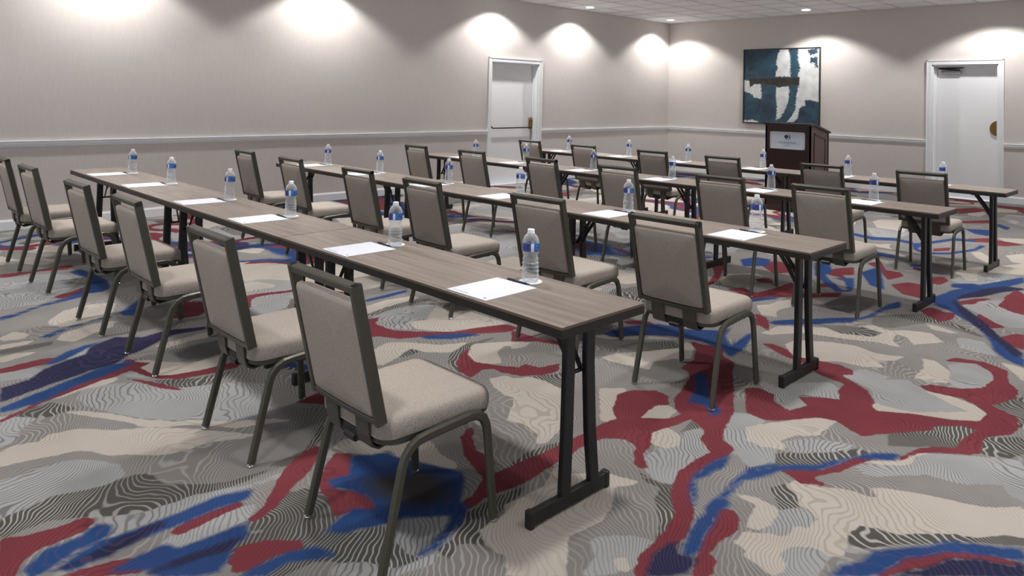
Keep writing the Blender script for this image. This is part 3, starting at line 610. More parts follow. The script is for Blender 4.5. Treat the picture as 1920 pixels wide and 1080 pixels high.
M['edge_brown'] = plain('brown_edge_band', srgb(104, 88, 74), 0.5)
M['bronze'] = plain('dark_bronze_frame', srgb(74, 72, 64), 0.38, metal=0.35, noise=0.06, nscale=150)
M['chrome'] = plain('chrome_glide', srgb(190, 190, 188), 0.2, metal=0.9)
M['steel_dark'] = plain('dark_steel', srgb(60, 56, 50), 0.35, metal=0.7)
M['brass'] = plain('aged_brass', srgb(140, 110, 66), 0.35, metal=0.75, noise=0.25, nscale=30)
M['alu'] = plain('grey_closer_metal', srgb(150, 150, 152), 0.4, metal=0.4)
M['paper'] = plain('white_paper', srgb(206, 208, 217), 0.8)
M['ink'] = plain('grey_ink', srgb(96, 98, 126), 0.8)
M['pen'] = plain('navy_pen_plastic', srgb(34, 36, 66), 0.3)
M['coaster'] = plain('white_coaster_paper', srgb(226, 226, 226), 0.85)
M['cap'] = plain('translucent_white_cap', srgb(236, 238, 242), 0.35)
M['plaque_frame'] = plain('brushed_plaque_frame', srgb(190, 190, 186), 0.3, metal=0.6)
M['plaque'] = plain('silver_plaque', srgb(186, 194, 208), 0.35, metal=0.1)
M['plaque_ink'] = plain('plaque_dark_print', srgb(52, 44, 44), 0.5)
M['plaque_ink2'] = plain('plaque_grey_print', srgb(128, 134, 152), 0.5)
M['frame_dark'] = plain('dark_picture_frame', srgb(44, 42, 40), 0.4)

def fabric(name, c0, c1):
    m, N, L, B = new_mat(name)
    tc = N.new('ShaderNodeTexCoord')
    out = []
    for sc in ((1300, 120, 120), (120, 1300, 1300)):
        mp = N.new('ShaderNodeMapping'); mp.inputs['Scale'].default_value = sc
        nz = N.new('ShaderNodeTexNoise'); nz.inputs['Scale'].default_value = 1.0; nz.inputs['Detail'].default_value = 2
        L.new(tc.outputs['Object'], mp.inputs['Vector']); L.new(mp.outputs[0], nz.inputs['Vector'])
        out.append(nz)
    ad = N.new('ShaderNodeMath'); ad.operation = 'ADD'
    L.new(out[0].outputs['Fac'], ad.inputs[0]); L.new(out[1].outputs['Fac'], ad.inputs[1])
    mr = N.new('ShaderNodeMapRange'); mr.inputs[1].default_value = 0.7; mr.inputs[2].default_value = 1.3
    L.new(ad.outputs[0], mr.inputs[0])
    mx = N.new('ShaderNodeMix'); mx.data_type = 'RGBA'; mx.inputs[6].default_value = c0; mx.inputs[7].default_value = c1
    L.new(mr.outputs[0], mx.inputs[0]); L.new(mx.outputs[2], B.inputs['Base Color'])
    bp = N.new('ShaderNodeBump'); bp.inputs['Strength'].default_value = 0.25; bp.inputs['Distance'].default_value = 0.001
    L.new(mr.outputs[0], bp.inputs['Height']); L.new(bp.outputs[0], B.inputs['Normal'])
    B.inputs['Roughness'].default_value = 0.9; B.inputs['Specular IOR Level'].default_value = 0.15
    return m
M['fabric'] = fabric('greige_woven_fabric', srgb(128, 119, 112), srgb(170, 161, 152))

def wood(name, c0, c1, scale, rough, dist=2.0):
    m, N, L, B = new_mat(name)
    tc = N.new('ShaderNodeTexCoord'); mp = N.new('ShaderNodeMapping'); mp.inputs['Scale'].default_value = scale
    nz = N.new('ShaderNodeTexNoise'); nz.inputs['Scale'].default_value = 1.0; nz.inputs['Detail'].default_value = 6
    nz.inputs['Roughness'].default_value = 0.6; nz.inputs['Distortion'].default_value = dist * 0.15
    L.new(tc.outputs['Object'], mp.inputs['Vector']); L.new(mp.outputs[0], nz.inputs['Vector'])
    mr = N.new('ShaderNodeMapRange'); mr.inputs[1].default_value = 0.32; mr.inputs[2].default_value = 0.68
    L.new(nz.outputs['Fac'], mr.inputs[0])
    mx = N.new('ShaderNodeMix'); mx.data_type = 'RGBA'; mx.inputs[6].default_value = c0; mx.inputs[7].default_value = c1
    L.new(mr.outputs[0], mx.inputs[0]); L.new(mx.outputs[2], B.inputs['Base Color'])
    B.inputs['Roughness'].default_value = rough
    return m
M['laminate'] = wood('grey_walnut_laminate', srgb(100, 90, 83), srgb(140, 128, 118), (1.3, 26, 5), 0.4)
M['mahogany'] = wood('dark_mahogany', srgb(28, 13, 12), srgb(50, 25, 22), (22, 22, 1.6), 0.3)
M['mahogany_sheen'] = wood('mahogany_painted_sheen', srgb(66, 46, 44), srgb(84, 60, 56), (22, 22, 1.6), 0.35)  # sheen on the lectern sides painted in as lighter, greyer wood

def clear_mat():
    """thin clear plastic: mostly see-through, glossy at grazing angles, a trace of milky scatter"""
    m, N, L, B = new_mat('clear_bottle_plastic')
    out = N['Material Output']
    tr = N.new('ShaderNodeBsdfTransparent'); tr.inputs[0].default_value = (.90, .92, .94, 1)
    B.inputs['Base Color'].default_value = (.86, .88, .90, 1); B.inputs['Roughness'].default_value = .08
    lw = N.new('ShaderNodeLayerWeight'); lw.inputs[0].default_value = .35
    mr = N.new('ShaderNodeMapRange'); mr.inputs[3].default_value = .09; mr.inputs[4].default_value = .75
    L.new(lw.outputs['Facing'], mr.inputs[0])
    mx = N.new('ShaderNodeMixShader'); L.new(mr.outputs[0], mx.inputs[0]); L.new(tr.outputs[0], mx.inputs[1]); L.new(B.outputs[0], mx.inputs[2])
    L.new(mx.outputs[0], out.inputs['Surface'])
    return m
M['clear'] = clear_mat()

def label_mat():
    """printed wrap: violet-blue panel with white lettering lines, a white panel, a bright blue panel"""
    m, N, L, B = new_mat('blue_bottle_label')
    tc = N.new('ShaderNodeTexCoord'); sp = N.new('ShaderNodeSeparateXYZ')
    L.new(tc.outputs['Object'], sp.inputs[0])
    at = N.new('ShaderNodeMath'); at.operation = 'ARCTAN2'
    L.new(sp.outputs['Y'], at.inputs[0]); L.new(sp.outputs['X'], at.inputs[1])
    mr = N.new('ShaderNodeMapRange'); mr.inputs[1].default_value = -math.pi; mr.inputs[2].default_value = math.pi
    L.new(at.outputs[0], mr.inputs[0])
    cr = N.new('ShaderNodeValToRGB'); cr.color_ramp.interpolation = 'CONSTANT'
    E = cr.color_ramp.elements
    V, W_, Bl = srgb(48, 46, 124), srgb(214, 224, 238), srgb(14, 92, 176)
    stops = [(0.0, Bl), (0.17, V), (0.33, W_), (0.39, Bl), (0.6, V), (0.76, W_), (0.82, Bl)]
    E[0].position, E[0].color = stops[0]
    E[1].position, E[1].color = stops[1]
    for p, c in stops[2:]:
        e = E.new(p); e.color = c
    L.new(mr.outputs[0], cr.inputs[0])
    # white lettering strokes inside the violet panel
    cmb = N.new('ShaderNodeCombineXYZ'); L.new(mr.outputs[0], cmb.inputs[0]); L.new(sp.outputs['Z'], cmb.inputs[1])
    mp = N.new('ShaderNodeMapping'); mp.inputs['Scale'].default_value = (26, 260, 1); L.new(cmb.outputs[0], mp.inputs['Vector'])
    nz = N.new('ShaderNodeTexNoise'); nz.inputs['Scale'].default_value = 1.0; nz.inputs['Detail'].default_value = 0
    L.new(mp.outputs[0], nz.inputs['Vector'])
    gt = N.new('ShaderNodeMath'); gt.operation = 'GREATER_THAN'; gt.inputs[1].default_value = 0.74
    L.new(nz.outputs['Fac'], gt.inputs[0])
    mx = N.new('ShaderNodeMix'); mx.data_type = 'RGBA'; mx.inputs[7].default_value = srgb(225, 232, 246)
    L.new(gt.outputs[0], mx.inputs[0]); L.new(cr.outputs[0], mx.inputs[6])
    L.new(mx.outputs[2], B.inputs['Base Color'])
    B.inputs['Roughness'].default_value = 0.35
    return m
M['label'] = label_mat()

def emit_mat(name, col, strength):
    m, N, L, B = new_mat(name)
    B.inputs['Base Color'].default_value = col
    B.inputs['Emission Color'].default_value = col
    B.inputs['Emission Strength'].default_value = strength
    return m
M['lens'] = emit_mat('lit_downlight_lens', (1, 0.98, 0.95, 1), 4.0)

# ------------------------------------------------------------------ room shell
XW, YW, ZC = -9.418, 14.11, 3.296
XE, YB = 4.6, -2.6                       # walls behind and right of the camera left out to let world light in
D1 = (8.66, 9.85, 2.17)                  # opening in the left wall: y0, y1, top
D2 = (-4.03, -3.045, 2.27)               # opening in the front wall: x0, x1, top
T = 0.22

fl = bpy.data.objects.new('floor', carpet_mesh(XW, XE, YB, YW))
link(fl); props(fl, kind='structure')

b = MB()
b.box(XW - T, XW, YB, D1[0], 0, ZC + .1).box(XW - T, XW, D1[1], YW + T, 0, ZC + .1).box(XW - T, XW, D1[0], D1[1], D1[2], ZC + .1)
props(b.build('wall_left', M['wall']), kind='structure')
b = MB()
b.box(XW, D2[0], YW, YW + T, 0, ZC + .1).box(D2[1], XE, YW, YW + T, 0, ZC + .1).box(D2[0], D2[1], YW, YW + T, D2[2], ZC + .1)
props(b.build('wall_front', M['wall']), kind='structure')

# ceiling: slab with a suspended grid; the tiles over the far corner are laid one by one
ceil = MB().box(XW - T, XE, YB, YW + T, ZC + .03, ZC + .13).build('ceiling', M['tile'])
props(ceil, kind='structure')
TS = 0.61
tx0, tx1, ty0, ty1 = XW + TS * 0, XW + TS * 13, YW - TS * 9, YW
g = MB()
for i in range(14):
    x = tx0 + TS * i
    g.box(x - .011, x + .011, ty0, ty1, ZC, ZC + .004)
for j in range(10):
    y = ty1 - TS * j
    g.box(tx0, tx1, y - .011, y + .011, ZC + .0005, ZC + .0045)
g.build('ceiling_grid', M['grid'], ceil)
tile_me = MB().box(-.299, .299, -.299, .299, .001, .016, c=.003).mesh('ceiling_tile', M['tile'])
for i in range(13):
    for j in range(9):
        o = bpy.data.objects.new('ceiling_tile', tile_me)
        o.location = (tx0 + TS * (i + .5), ty1 - TS * (j + .5), ZC + .003 + random.uniform(0, .0015))
        link(o, ceil)
# the rest of the suspended ceiling, beyond the view
MB().box(tx1, XE, YB, YW, ZC + .004, ZC + .03).box(XW, tx1, YB, ty0, ZC + .004, ZC + .03).build('ceiling_field', M['tile'], ceil)

# chair rail: moulded profile (distance from wall, height)
RAIL = [(0, .966), (.030, .966), (.032, .958), (.024, .952), (.022, .944), (.026, .938), (.026, .926), (.018, .920), (.016, .908), (.010, .902), (.008, .896), (0, .896)]
BASE = [(0, .118), (.008, .118), (.012, .108), (.016, .098), (.016, .004), (0, .004)]
def run(name, prof, axis, a0, a1):
    if axis == 'y':
        pts = [(XW + d, z) for d, z in prof]
        m = MB(); n = len(pts)
        vs = [(x, a, z) for a in (a0, a1) for x, z in pts]
    else:
        pts = [(YW - d, z) for d, z in prof]
        m = MB(); n = len(pts)
        vs = [(a, y, z) for a in (a0, a1) for y, z in pts]
    fs = [tuple(range(n - 1, -1, -1)), tuple(range(n, 2 * n))] + [(i, (i + 1) % n, n + (i + 1) % n, n + i) for i in range(n)]
    m.add(vs, fs)
    return props(m.build(name, M['trim']), kind='structure')
CW = 0.082
run('trim_1', RAIL, 'y', YB, D1[0] - CW); run('trim_2', RAIL, 'y', D1[1] + CW, YW - .034)
run('trim_3', RAIL, 'x', XW, D2[0] - CW); run('trim_4', RAIL, 'x', D2[1] + CW, XE)
run('baseboard_left', BASE, 'y', YB, D1[0] - CW); run('baseboard_left', BASE, 'y', D1[1] + CW, YW - .018)
run('baseboard_front', BASE, 'x', XW, D2[0] - CW); run('baseboard_front', BASE, 'x', D2[1] + CW, XE)

# door in the left wall: deep frame, leaf with crossbar exit device
d1 = empty('door_1', (XW, (D1[0] + D1[1]) / 2, 0)); props(d1, kind='structure')
hw = (D1[1] - D1[0]) / 2
b = MB()
for s in (-1, 1):
    b.box(-.001, .022, min(s * hw, s * (hw + CW)), max(s * hw, s * (hw + CW)), 0, D1[2] + CW, c=.004)
    b.box(.018, .030, min(s * (hw + CW - .018), s * (hw + CW)), max(s * (hw + CW - .018), s * (hw + CW)), 0, D1[2] + CW)
b.box(-.001, .022, -hw, hw, D1[2], D1[2] + CW, c=.004).box(.018, .030, -hw - CW, hw + CW, D1[2] + CW - .018, D1[2] + CW)
b.build('door_casing', M['trim'], d1)
b = MB()
b.box(-.2, 0, -hw - .001, -hw + .02, 0, D1[2]).box(-.2, 0, hw - .02, hw + .001, 0, D1[2]).box(-.2, 0, -hw, hw, D1[2] - .02, D1[2] + .001)
b.box(-.11, -.085, hw - .045, hw - .02, 0, D1[2] - .02).box(-.11, -.085, -hw + .02, -hw + .03, 0, D1[2] - .02)
b.build('door_jamb', M['trim'], d1)
leaf = MB().box(-.165, -.12, -hw + .022, hw - .024, .012, D1[2] - .024, c=.003).build('door_leaf', M['door'], d1)
bar = MB()
bz = 1.0
bar.rod((-.07, -hw + .12, bz), (-.07, hw - .09, bz), .011).rod((-.07, -hw + .12, bz), (-.115, -hw + .075, bz + .07), .011).rod((-.115, -hw + .075, bz + .07), (-.12, -hw + .07, bz + .09), .018)
bar.rod((-.07, hw - .09, bz), (-.12, hw - .09, bz + .01), .012)
bar.build('exit_bar', M['steel_dark'], d1)
lk = MB()
lk.box(-.125, -.085, hw - .125, hw - .045, bz - .03, bz + .13, c=.012)
lk.rod((-.09, hw - .085, bz + .13), (-.12, hw - .085, bz + .17), .038, 14)
lk.build('lock_case', M['brass'], d1)
MB().rod((-.105, hw - .07, .06), (-.105, hw - .07, bz - .03), .007).build('latch_rod', M['alu'], d1)

# door in the front wall: leaf with a surface closer and a half-round plate
d2 = empty('door_2', ((D2[0] + D2[1]) / 2, YW, 0)); props(d2, kind='structure')
hw = (D2[1] - D2[0]) / 2
b = MB()
for s in (-1, 1):
    b.box(min(s * hw, s * (hw + CW)), max(s * hw, s * (hw + CW)), -.022, .001, 0, D2[2] + CW, c=.004)
    b.box(min(s * (hw + CW - .018), s * (hw + CW)), max(s * (hw + CW - .018), s * (hw + CW)), -.030, -.018, 0, D2[2] + CW)
b.box(-hw, hw, -.022, .001, D2[2], D2[2] + CW, c=.004).box(-hw - CW, hw + CW, -.030, -.018, D2[2] + CW - .018, D2[2] + CW)
b.build('door_casing', M['trim'], d2)
b = MB()
b.box(-hw - .001, -hw + .02, 0, .2, 0, D2[2]).box(hw - .02, hw + .001, 0, .2, 0, D2[2]).box(-hw, hw, 0, .2, D2[2] - .02, D2[2] + .001)
b.box(-hw + .02, -hw + .045, .09, .115, 0, D2[2] - .02)
b.build('door_jamb', M['trim'], d2)
MB().box(-hw + .024, hw - .022, .125, .17, .012, D2[2] - .024, c=.003).build('door_leaf', M['door'], d2)
cl = MB().box(-hw + .12, -hw + .42, .075, .124, D2[2] - .165, D2[2] - .10, c=.008).build('closer_body', M['alu'], d2)
ca = MB().rod((-hw + .40, .09, D2[2] - .09), (-hw + .10, .03, D2[2] - .07), .010).rod((-hw + .10, .03, D2[2] - .07), (-hw + .44, .07, D2[2] - .055), .010)
ca.box(-hw + .08, -hw + .46, .05, .085, D2[2] - .06, D2[2] - .045).build('closer_arm', M['steel_dark'], d2)
pts = [(.112 * math.cos(math.radians(a)), .125 * math.sin(math.radians(a))) for a in range(90, 271, 12)]
MB().prism([(hw - .03 + x, 1.205 + z) for x, z in pts], 'y', .098, .125).build('pull_plate', M['brass'], d2)

# ------------------------------------------------------------------ recessed downlights
def make_downlight():
    r = empty('recessed_downlight')
    ring = MB()
    seg = 28; vs = []; fs = []
    prof = [(.098, 0), (.100, -.006), (.082, -.008), (.076, -.002), (.074, .004)]
    for rr, z in prof:
        vs += [(rr * math.cos(2 * math.pi * j / seg), rr * math.sin(2 * math.pi * j / seg), z) for j in range(seg)]
    for i in range(len(prof) - 1):
        for j in range(seg):
            k = (j + 1) % seg
            fs.append((i * seg + j, i * seg + k, (i + 1) * seg + k, (i + 1) * seg + j))
    ring.add(vs, fs); ring.build('trim_ring', M['trim'], r, True)
    MB().lathe([(.076, -.0045), (.076, -.001)], 28).build('lens', M['lens'], r)
    return r
def spot(name, parent, watts, deg, blend, size):
    l = bpy.data.lights.new(name, 'SPOT')
    l.energy = watts; l.spot_size = math.radians(deg); l.spot_blend = blend; l.shadow_soft_size = size
    l.color = (1.0, 0.98, 0.96)
    o = bpy.data.objects.new(name, l); o.location = (0, 0, -.03)
    link(o, parent)
dl0 = make_downlight()
pending_lights = []
pending_lights += [(-8.95, 13.45, 1, 'round lit downlight in ceiling at the corner of both walls'),
                   (-8.96, 10.75, 1, 'round lit downlight in ceiling near the wall beyond the exit-bar door'),
                   (-5.95, 13.38, 1, 'round lit downlight in ceiling above the abstract painting'),
                   (-3.05, 13.40, 1, 'round downlight in ceiling above the door with a closer')]
off = 'unseen round recessed ceiling downlight beyond the edge of the picture'
for y in (8.67, 5.30, 2.5, -.4):
    pending_lights.append((-8.96, y, 1, off))
pending_lights.append((-.1, 13.4, 1, off)); pending_lights.append((2.8, 13.4, 1, off))
for x in (-7.3, -5.4, -3.5, -1.6, .3, 2.2):  # unseen lamps added row by row to light the seating from above
    for y in ((10.0, 8.6, 6.75, 4.55, 2.5, .1)):
        pending_lights.append((x, y, 0, off))
# copies must be taken before lamps are parented to the source
dls = [dl0] + [copy_tree(dl0) for _ in pending_lights[1:]]
for d, (x, y, wash, lab) in zip(dls, pending_lights):
    d.location = (x, y, ZC - .001)
    spot('lamp', d, *((WASH_W, 127, .32, .05) if wash else (DOWN_W, 86, .7, .12)))
    props(d, lab, 'downlight', 'recessed downlights in the ceiling')

# ------------------------------------------------------------------ folding tables
TOPZ, TH, TW = 0.76, 0.0415, 0.481
def make_table(Lx):
    r = empty('folding_table')
    hx, hy = Lx / 2 - .002, TW / 2
    MB().box(-hx + .001, hx - .001, -hy + .001, hy - .001, TOPZ - .010, TOPZ, 0, c=.0015).build('tabletop', M['laminate'], r)
    e = MB()
    e.box(-hx, hx, -hy, hy, TOPZ - TH, TOPZ - .0095, 0, c=.002)
    e.box(-hx, hx, -hy, -hy + .004, TOPZ - .010, TOPZ - .001, 1).box(-hx, hx, hy - .004, hy, TOPZ - .010, TOPZ - .001, 1)
    e.box(-hx, -hx + .004, -hy + .004, hy - .004, TOPZ - .010, TOPZ - .001, 1).box(hx - .004, hx, -hy + .004, hy - .004, TOPZ - .010, TOPZ - .001, 1)
    e.build('edge_band', [M['edge_black'], M['edge_brown']], r)
    for s in (1, -1):
        xo = s * (hx - .146); xi = xo - s * .030
        xa, xb = min(xo, xi), max(xo, xi)
        y0, y1 = -hy + .015, hy - .010
        fb = MB().box(xa + .002, xb - .002, y0 + .015, y1 - .015, .008, .060, c=.003).build('foot_bar', M['black'], r)
        for a, c_ in ((y0, y0 + .026), (y1 - .026, y1)):
            MB().box(xa - .001, xb + .001, a, c_, 0, .064, c=.005).build('end_cap', M['black'], fb)
        xm = (xa + xb) / 2
        zt = TOPZ - TH
        for ys in ((-.018, -.022, -.030), (.100, .115, .140)):
            cy = .0 + ys[0]
            path = [(xm, ys[2], .055), (xm, ys[1], .26), (xm, ys[0], .52), (xm, ys[0], zt - .012)]
            MB().sweep(path, (1, 0, 0), .028, .052, .004).build('leg', M['black'], r)
        m = MB().box(xa - .004, xb + .004, -.075, .16, zt - .016, zt, c=.003)
        m.box(min(xm, xm - s * .36), max(xm, xm - s * .36), -.05, -.02, zt - .018, zt).box(min(xm, xm - s * .36), max(xm, xm - s * .36), .11, .14, zt - .018, zt)
        m.build('mounting_plate', M['black'], r)
        br = MB()
        j = (xm - s * .015, .495)
        k = (xm - s * .085, .610)
        t_ = (xm - s * .160, zt - .01)
        for yy in (.02, .075):
            br.sweep([(j[0], yy, j[1]), (k[0], yy, k[1])], (0, 1, 0), .005, .026, .002)
            br.sweep([(k[0] + s * .012, yy + .006, k[1] - .02), (t_[0], yy + .006, t_[1])], (0, 1, 0), .005, .026, .002)
        br.rod((k[0], .01, k[1]), (k[0], .09, k[1]), .006)
        br.rod((j[0], -.02, j[1]), (j[0], .10, j[1]), .008)
        br.box(min(t_[0] - .02, t_[0] + .02), t_[0] + .02, .005, .095, zt - .03, zt)
        br.build('folding_brace', M['black'], r)
    return r
ROWY = [1.901, 3.854, 6.033, 8.032]
ROWN = ['nearest row', 'second row', 'third row', 'farthest row']
BREAKS = [(-8.043, -5.895, -3.746, -1.679), (-7.725, -5.706, -3.687, -1.669), (-7.98, -5.877, -3.773, -1.669), (-7.90, -5.823, -3.745, -1.666)]
TN = ['left-hand table, nearest the long blank wall', 'middle table', 'right-hand table']
SIZE = {}
for ri in range(4):
    for ti in range(3):
        x0, x1 = BREAKS[ri][ti], BREAKS[ri][ti + 1]
        t = make_table(x1 - x0)
        t.location = ((x0 + x1) / 2, ROWY[ri] + TW / 2, 0)
        side = ['left-hand', 'middle', 'right-hand'][ti]
        props(t, f'{side} narrow wood-topped folding table with black legs in the {ROWN[ri]}', 'table', 'narrow folding tables set in four rows')

# ------------------------------------------------------------------ banquet chairs
def make_chair():
    r = empty('banquet_chair')
    # seat cushion
    c = MB()
    ol = rounded_outline(-.213, .213, -.232, .250, .058)
    mp = lambda x, y, z: (x * (1 + .03 * (y / .24)), y, z + (-.010 * max(0, (y - .14) / .11) ** 2))
    cushion(c, ol, [(.010, .411), (.001, .415), (-.001, .430), (-.001, .456), (.002, .468), (.009, .479), (.022, .486)], .006, mp)
    c.build('seat_cushion', M['fabric'], r, True)
    f = MB()
    ol = rounded_outline(-.208, .208, -.225, .262, .07)
    n = len(ol)
    f.add([(x, y, .394) for x, y in ol] + [(x, y, .413) for x, y in ol], [tuple(range(n - 1, -1, -1)), tuple(range(n, 2 * n))] + [(i, (i + 1) % n, n + (i + 1) % n, n + i) for i in range(n)])
    f.build('seat_frame', M['bronze'], r)
    # back: tilted plane
    p0, p1 = Vector((0, -.240, .478)), Vector((0, -.352, .945))
    dv = (p1 - p0).normalized(); nb = Vector((0, dv.z, -dv.y)).normalized()      # nb points forward
    Hh = (p1 - p0).length
    B = lambda x, t, q: tuple(Vector((x, 0, 0)) + p0 + dv * t + nb * q)
    fr = MB()
    for s in (-1, 1):
        fr.sweep([B(s * .199, 0, .0), B(s * .199, Hh, .0)], (1, 0, 0), .024, .040, .004)
    fr.sweep([B(-.211, Hh - .013, 0), B(.211, Hh - .013, 0)], tuple(dv), .026, .036, .004)
    fr.sweep([B(-.19 + .38 * i / 10, .010 - .006 * (1 - ((i - 5) / 5) ** 2), -.002) for i in range(11)], tuple(dv), .022, .030, .003)
    fr.build('back_frame', M['bronze'], r)
    bc = MB()
    ol = rounded_outline(-.186, .186, .022, Hh - .062, .014, 4, .004)
    cushion(bc, ol, [(.012, .012), (0, .006), (0, -.010), (.006, -.0165), (.016, -.019)], -.006, lambda x, t, q: B(x, t, q))
    ol2 = rounded_outline(-.184, .184, .022, Hh - .066, .03, 5, .004)
    cushion(bc, ol2, [(.004, .004), (0, .014), (.004, .026), (.018, .034)], .008, lambda x, t, q: B(x, t, q))
    bc.build('back_cushion', M['fabric'], r, True)
    for s in (-1, 1):
        k = MB().sweep([(s * .095, -.247, .492), (s * .095, -.243, .455), (s * .095, -.238, .415), (s * .095, -.226, .380), (s * .095, -.200, .366), (s * .095, -.12, .378), (s * .095, -.03, .392)], (1, 0, 0), .078, .009, .002)
        k.build('back_bracket', M['bronze'], r)
    MB().box(-.06, .06, -.228, -.215, .372, .408, c=.003).rod((-.03, -.222, .372), (.03, -.222, .372), .014, 10).build('bracket_plate', M['black'], r)
    # legs: each tube bends into half of the side rail
    for s in (-1, 1):
        x = s * .226
        for e, pth in ((-1, [(-.246, .014), (-.172, .325), (-.160, .355), (-.138, .380), (-.108, .395), (-.07, .400), (.005, .404)]),
                       (1, [(.238, .014), (.208, .322), (.202, .355), (.186, .385), (.160, .403), (.125, .409), (.005, .404)])):
            lg = MB().sweep([(x + s * .008 * max(0, (.35 - z) / .35), y, z) for y, z in pth], (1, 0, 0), .023, .034, .007).build('leg', M['bronze'], r, False)
            yy = pth[0][0]
            MB().lathe([(.013, 0), (.0155, .002), (.0155, .008), (.010, .012), (.010, .02)], 12, c=(x + s * .008, yy, 0)).build('glide', M['chrome'], lg, True)
    # cross bars under the seat carry the cushion
    MB().box(-.225, .225, -.085, -.06, .384, .396).box(-.225, .225, .09, .115, .386, .398).build('cross_bar', M['bronze'], r)
    return r
chair0 = make_chair()
CH = [[(-2.199, 1.625, 0.3), (-3.151, 1.628, 0.2), (-4.406, 1.669, -0.0), (-5.303, 1.638, 2.0), (-6.58, 1.615, 2.3), (-7.473, 1.606, 0)], [(-2.171, 3.567, 1.4), (-3.11, 3.595, 2.5), (-4.173, 3.538, -0.7), (-5.102, 3.594, 0.1), (-6.266, 3.62, -1.0), (-7.271, 3.636, -1.0)], [(-2.28, 5.734, 1.1), (-3.094, 5.713, 2.5), (-4.093, 5.675, 1.4), (-5.025, 5.68, -1.8), (-6.167, 5.74, 0.4), (-7.135, 5.705, -1.3)], [(-2.204, 7.724, 2.5), (-3.085, 7.674, 0.5), (-4.172, 7.674, -0.7), (-5.121, 7.699, -0.0), (-6.21, 7.729, -2.5), (-7.275, 7.814, -2.1)]]
ordn = ['first', 'second', 'third', 'fourth', 'fifth', 'sixth']
used = False
for ri in range(4):
    for ci, (x, y, a) in enumerate(CH[ri]):
        c = chair0 if not used else copy_tree(chair0)
        used = True
        c.location = (x, y, 0); c.rotation_euler = (0, 0, math.radians(a))
        props(c, f'greige upholstered banquet chair, {ordn[ci]} from the right end of the {ROWN[ri]}', 'chair', 'banquet chairs at the tables')

# ------------------------------------------------------------------ table settings
def make_bottle():
    r = empty('water_bottle')
    prof = [(.020, .006), (.026, .001), (.033, .002), (.0368, .008), (.0368, .016)]
    rad = [.0368, .0368, .0362, .0352, .0338]
    for i in range(5):
        z = .019 + i * .0165
        prof += [(rad[i] - .0030, z), (rad[i], z + .004), (rad[i], z + .0125)]
    prof += [(.0300, .105), (.0298, .110), (.0318, .119), (.0355, .129), (.0360, .166), (.0350, .174), (.0318, .184), (.0262, .194), (.0195, .201), (.0148, .204), (.0135, .212)]
    def ribs(z, a):
        return .022 * math.cos(9 * a + z * 60) if .02 < z < .10 else 0
    MB().lathe(prof, 28, ribs=ribs).build('bottle_body', M['clear'], r, True)
    lb = MB(); seg = 28
    vs = [(rr * math.cos(2 * math.pi * j / seg), rr * math.sin(2 * math.pi * j / seg), z) for rr, z in ((.0362, .131), (.0366, .132), (.0366, .164), (.0362, .165)) for j in range(seg)]
    fs = [(i * seg + j, i * seg + (j + 1) % seg, (i + 1) * seg + (j + 1) % seg, (i + 1) * seg + j) for i in range(3) for j in range(seg)]
    lb.add(vs, fs).build('bottle_label', M['label'], r, True)
    cp = MB().lathe([(.0165, .203), (.0172, .2045), (.0172, .208), (.0150, .2085), (.0152, .2205), (.0138, .2225)], 20)
    cp.build('bottle_cap', M['cap'], r, True)
    return r
bottle0 = make_bottle()
cst_me = MB().lathe([(.050, 0), (.052, .0008), (.051, .0022), (.049, .0026)], 28).mesh('coaster', M['coaster'])
def make_pad():
    r = empty('notepad')
    MB().box(-.117, .117, -.144, .144, 0, .0035).build('paper_sheets', M['paper'], r)
    t = MB()
    x = -.095
    rr = random.Random(3)
    while x < -.005:
        w = rr.uniform(.004, .012); t.box(x, x + w, -.127, -.1235, .0034, .0040); x += w + .003
    t.build('printed_line', M['ink'], r)
    MB().lathe([(.006, .0034), (.006, .0040)], 14, c=(.088, -.122, 0)).build('printed_mark', M['ink'], r)
    return r
pad0 = make_pad()
pn = MB().rod((-.062, 0, .0048), (.050, 0, .0048), .0042, 8).rod((.050, 0, .0048), (.066, 0, .0048), .0026, 8).rod((.066, 0, .0048), (.074, 0, .0048), .0012, 6)
pn.box(-.058, -.022, .0035, .0052, .0075, .0095)
pen_me = pn.mesh('pen', M['pen'])
BOT = [[(-2.195, 2.27), (-3.189, 2.27), (-4.332, 2.27), (-5.257, 2.27), (-6.425, 2.27), (-7.423, 2.27)], [(-2.167, 4.223), (-3.134, 4.223), (-4.215, 4.223), (-5.132, 4.223), (-6.223, 4.223), (-7.237, 4.223)], [(-2.254, 6.402), (-3.148, 6.402), (-4.21, 6.402), (-5.242, 6.402), (-6.305, 6.402), (-7.231, 6.402)], [(-2.289, 8.401), (-3.234, 8.401), (-4.239, 8.401), (-5.284, 8.401), (-6.242, 8.401), (-7.359, 8.401)]]
ub = False
